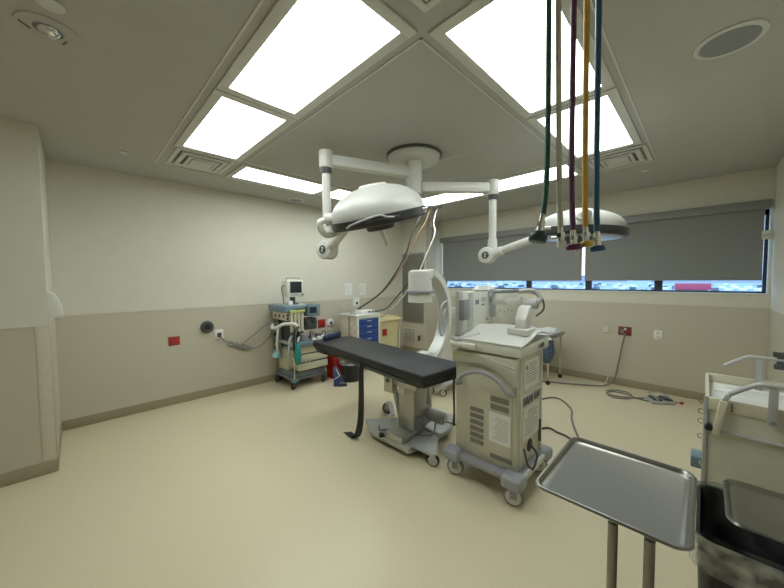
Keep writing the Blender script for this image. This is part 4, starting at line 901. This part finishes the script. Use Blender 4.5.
MB().cyl((5.43, .17, .0), (5.43, .17, .025), .018, n=14).build('plug', 'red', t)
MB().tube([(5.40, .25, .012), (5.42, .21, .012), (5.43, .18, .012)], .007).build('lead', 'cordg', t)
line_('cable_coil', 'loosely coiled tan cable on the floor beside the foot pedal', 'cable',
      [(5.22, .48, .010), (5.26, .62, .010), (5.35, .76, .010), (5.32, .90, .010), (5.18, .93, .010), (5.08, .84, .010), (5.12, .70, .016), (5.24, .66, .020), (5.38, .72, .022), (5.40, .86, .020), (5.28, .95, .018), (5.14, .90, .02), (5.12, .76, .026), (5.28, .58, .012), (5.33, .54, .012)], .009, 'cordg')

# ------------------------------------------------------------------ right foreground: instrument stands, bin, supply cart
def tray(mb, cx, cy, w, d, z, r=.045):
    L = []
    for ins, dz in ((.04, -.019), (.022, -.017), (.014, -.008), (.003, -.007), (-.002, -.002), (.002, .003), (.007, .003), (.012, -.002), (.017, -.011), (.026, -.014)):
        L.append(rrect(cx, cy, w - 2 * ins, d - 2 * ins, max(.01, r - ins * .6), z + dz, 8))
    mb.loops(L)
t = thing('instrument_stand', 'stainless instrument stand with a rectangular tray in the right foreground', 'instrument stand', (1.17, .14, 0))
b = MB(); tray(b, 1.380, .213, .495, .42, .88); b.build('tray', 'steel', t)
b = MB(); 
b.box(1.16, 1.58, .178, .192, .842, .8612); b.box(1.16, 1.58, .088, .102, .842, .8612); b.box(1.56, 1.58, .09, .19, .842, .8612); b.build('tray_frame', 'chrome', t)
for y in (.185, .095): MB().cyl((1.165, y, .05), (1.165, y, .85), .0135, n=18).build('post', 'steel', t)
b = MB(); b.box(1.14, 1.19, -.06, .34, .04, .07, .006); b.box(1.15, 1.55, .32, .35, .04, .065, .006); b.box(1.15, 1.55, -.07, -.04, .04, .065, .006); b.build('floor_frame', 'steel', t)
for x, y in ((1.53, .335), (1.53, -.055), (1.165, .33), (1.165, -.05)):
    MB().cyl((x, y - .01, .021), (x, y + .01, .021), .021, n=14).build('caster', 'blackrub', t)
t = thing('instrument_stand', 'second steel tray partly over the black bin at the right edge', 'instrument stand', (1.71, -.45, 0))
b = MB(); tray(b, 1.715, -.305, .345, .46, .785); b.build('tray', 'steel', t)
b = MB(); b.box(1.705, 1.725, -.50, -.14, .746, .766); b.build('tray_frame', 'chrome', t)
MB().cyl((1.715, -.46, .04), (1.715, -.46, .75), .014, n=18).build('post', 'steel', t)
b = MB(); b.box(1.52, 1.91, -.475, -.445, .0, .04, .006); b.build('floor_frame', 'steel', t)
t = thing('waste_bin', 'large black waste bin with a clear plastic liner at lower right', 'bin', (1.74, -.15, 0))
bx_, by_, bw, bd = 1.735, -.155, .44, .31
b = MB(); b.loops([rrect(bx_, by_, bw * .82, bd * .82, .05, .0, 8), rrect(bx_, by_, bw * .97, bd * .97, .055, .66, 8), rrect(bx_, by_, bw, bd, .06, .665, 8), rrect(bx_, by_, bw, bd, .06, .70, 8), rrect(bx_, by_, bw - .02, bd - .02, .05, .70, 8), rrect(bx_, by_, bw * .80 - .02, bd * .80 - .02, .045, .02, 8)]); b.build('body', 'black', t)
pl_ = rrect(bx_, by_, bw + .010, bd + .010, .062, 0, 20); NP = len(pl_)
def linr(u, v):
    p = pl_[int(round(u * NP)) % NP]; out = (p - V((bx_, by_, 0))).normalized()
    n = noise.noise(V((p.x * 16, p.y * 16, v * 2.2))); n2 = noise.noise(V((p.x * 45, p.y * 45, v * 5)))
    r = .004 + .010 * v + .010 * abs(n) * (.3 + v) + .005 * n2
    return V((p.x + out.x * r, p.y + out.y * r, .712 - .115 * v * (1 + .25 * n) + .006 * n2))
b = MB(); b.sheet(linr, NP, 12); ln_ = b.build('liner', 'film', t)
pi_ = rrect(bx_, by_, bw - .035, bd - .035, .05, 0, 20)
def lini(u, v):
    p = pi_[int(round(u * NP)) % NP]; n = noise.noise(V((p.x * 14, p.y * 14, v * 4)))
    k = 1 - .16 * v + .05 * n * min(1, v * 3); return V((bx_ + (p.x - bx_) * k, by_ + (p.y - by_) * k, .714 - .55 * v))
b = MB(); b.sheet(lini, NP, 12); b.build('liner_inside', 'film_in', t)

t = thing('supply_cart', 'beige supply cart with grey side rails and chrome hooks at the right edge', 'cart', (2.74, -.26, 0))
sx0, sx1, sy0, sy1, sz = 2.425, 3.06, -.51, -.018, .965
b = MB(); b.box(sx0 + .01, sx1 - .01, sy0 + .01, sy1 - .008, .10, .905, .006); b.build('cabinet', 'ivory', t)
b = MB()
for a in ((sx0, sx0 + .025, sy0, sy1), (sx1 - .025, sx1, sy0, sy1), (sx0, sx1, sy0, sy0 + .022), (sx0, sx1, sy1 - .016, sy1)): b.box(*a, .90, sz, .003)
b.build('top_rim', 'cream', t)
box('top_tray', 'white', t, sx0 + .02, sx1 - .02, sy0 + .02, sy1 - .014, .903, .912)
p = box('paper_sheet', 'paper', t, 2.80, 2.97, -.46, -.06, .912, .916)
b = MB()
for i in range(6): b.box(2.82 + .02 * i, 2.828 + .02 * i, -.44, -.08 - rnd.uniform(0, .1), .9155, .9168)
b.build('printing', 'ltgrey', p)
b = MB(); b.box(sx0 - .002, sx0 + .012, sy1 - .012, sy1 + .006, .12, sz + .004, .003); b.build('corner_post', 'alu', t)
def rail(x, z0, dy=0., nm='side_rail'):
    b = MB(); b.bar((x, -.105, z0), (x, -.205, z0 + .075), .012, .028, .004, up=(1, 0, 0)); b.bar((x, -.20, z0 + .076), (x, -.50, z0 + .078), .012, .028, .004, up=(1, 0, 0)); b.build(nm, 'ltgrey', t)
for x, z0 in ((sx0 - .012, 1.002), (2.99, 1.04)):
    b = MB(); b.tube([(x, -.105, z0), (x, -.15, z0 + .037), (x, -.205, z0 + .074), (x, -.25, z0 + .078), (x, -.50, z0 + .078)], .012, 12); r_ = b.build('side_rail', 'ltgrey', t)
    b = MB(); b.bar((x, -.255, z0 + .072), (x, -.255, .885 if x < 2.5 else .908), .032, .012, .003, up=(1, 0, 0)); b.build('rail_bracket', 'ltgrey', t)
b = MB(); b.cyl((sx0 - .02, -.258, .895), (sx0, -.258, .895), .012, n=14); b.build('bracket_bolt', 'midgrey', t)
b = MB(); b.box(2.975, 3.005, -.365, -.305, 1.135, 1.165, .004); b.box(2.98, 3.0, -.35, -.32, 1.075, 1.14, .003); b.box(2.975, 3.005, -.36, -.31, 1.06, 1.09, .004); b.build('rail_clamp', 'dkgrey', t)
b = MB(); b.bar((sx0 - .022, -.088, .965), (sx0 - .022, -.060, .775), .030, .022, .006, up=(1, 0, 0)); b.build('release_handle', 'cream', t)
b = MB(); b.bar((sx0 - .016, -.105, 1.0), (sx0 - .018, -.087, .96), .022, .014, .004, up=(1, 0, 0)); b.build('handle_knuckle', 'ltgrey', t)
b = MB(); [b.cyl((sx0 - .002, -.118, z), (sx0 + .012, -.118, z), .005, n=10) for z in (.945, .93, .915)]; b.build('screw', 'dkgrey', t)
b = MB(); b.bar((sx0, -.075, .792), (sx0, -.50, .785), .012, .024, .003, up=(1, 0, 0)); b.build('lower_rail', 'ltgrey', t)
b = MB(); b.cyl((sx0 - .03, -.035, .805), (sx0 + .01, -.035, .805), .018, n=16, bev=.003); b.build('lock_knob', 'black', t)
for z in (.935, .875, .82, .735):
    b = MB(); b.tube([(sx0 + .012, sy1 + .001, z + .01), (sx0 + .012, sy1 + .022, z + .012), (sx0 + .012, sy1 + .024, z - .008), (sx0 + .012, sy1 + .008, z - .012)], .0035, 6, sub=3); b.build('hook', 'chrome', t)
bb_ = MB().box(sx0 + .01, sx0 + .12, sy1 - .004, sy1 + .05, .545, .61, .004).build('side_pocket', 'bluegrey', t)
b = MB(); b.tube([(sx0 + .008, sy1 + .012, .60), (sx0 + .004, sy1 + .012, .585), (sx0 + .006, sy1 + .006, .57)], .004, 6); b.build('pocket_clip', 'chrome', bb_)
for x, y in ((sx0 + .06, sy0 + .06), (sx0 + .06, sy1 - .06), (sx1 - .06, sy0 + .06), (sx1 - .06, sy1 - .06)): caster(t, x, y, .04, .03, .4, 'alu', 'blackrub', 'midgrey', top=.105)

# ------------------------------------------------------------------ camera, sky, view
cam = bpy.data.cameras.new('camera'); co = bpy.data.objects.new('camera', cam); COL.objects.link(co)
F, pitch, yaw, roll = 314.378, .0456, .7836, -.0065
fw = V((math.cos(yaw) * math.cos(pitch), math.sin(yaw) * math.cos(pitch), -math.sin(pitch)))
r0 = V((math.sin(yaw), -math.cos(yaw), 0)); u0 = r0.cross(fw)
R_, U_ = r0 * math.cos(roll) + u0 * math.sin(roll), u0 * math.cos(roll) - r0 * math.sin(roll)
co.matrix_world = Matrix(((R_.x, U_.x, -fw.x, 0), (R_.y, U_.y, -fw.y, 0), (R_.z, U_.z, -fw.z, 1.62), (0, 0, 0, 1)))
cam.sensor_fit = 'HORIZONTAL'; cam.sensor_width = 36; cam.lens = 36 * F / 784; cam.clip_start = .02; cam.clip_end = 2000
sc.camera = co
w = bpy.data.worlds.new('sky'); sc.world = w; w.use_nodes = True
nt = w.node_tree; bg = nt.nodes['Background']
tc = nt.nodes.new('ShaderNodeTexCoord'); sp_ = nt.nodes.new('ShaderNodeSeparateXYZ'); rp = nt.nodes.new('ShaderNodeValToRGB')
nt.links.new(tc.outputs['Generated'], sp_.inputs[0]); nt.links.new(sp_.outputs['Z'], rp.inputs['Fac'])
rp.color_ramp.elements[0].color = (.62, .84, 1., 1); rp.color_ramp.elements[1].color = (.45, .68, 1., 1); rp.color_ramp.elements[1].position = .6
nt.links.new(rp.outputs['Color'], bg.inputs['Color']); bg.inputs['Strength'].default_value = 2.9
sc.view_settings.view_transform = 'Standard'; sc.view_settings.look = 'None'; sc.view_settings.gamma = 1
sc.view_settings.use_curve_mapping = False; sc.view_settings.exposure = 0.
sc.cycles.max_bounces = 10; sc.cycles.diffuse_bounces = 6; sc.cycles.caustics_reflective = False; sc.cycles.caustics_refractive = False
sc.cycles.sample_clamp_indirect = 6
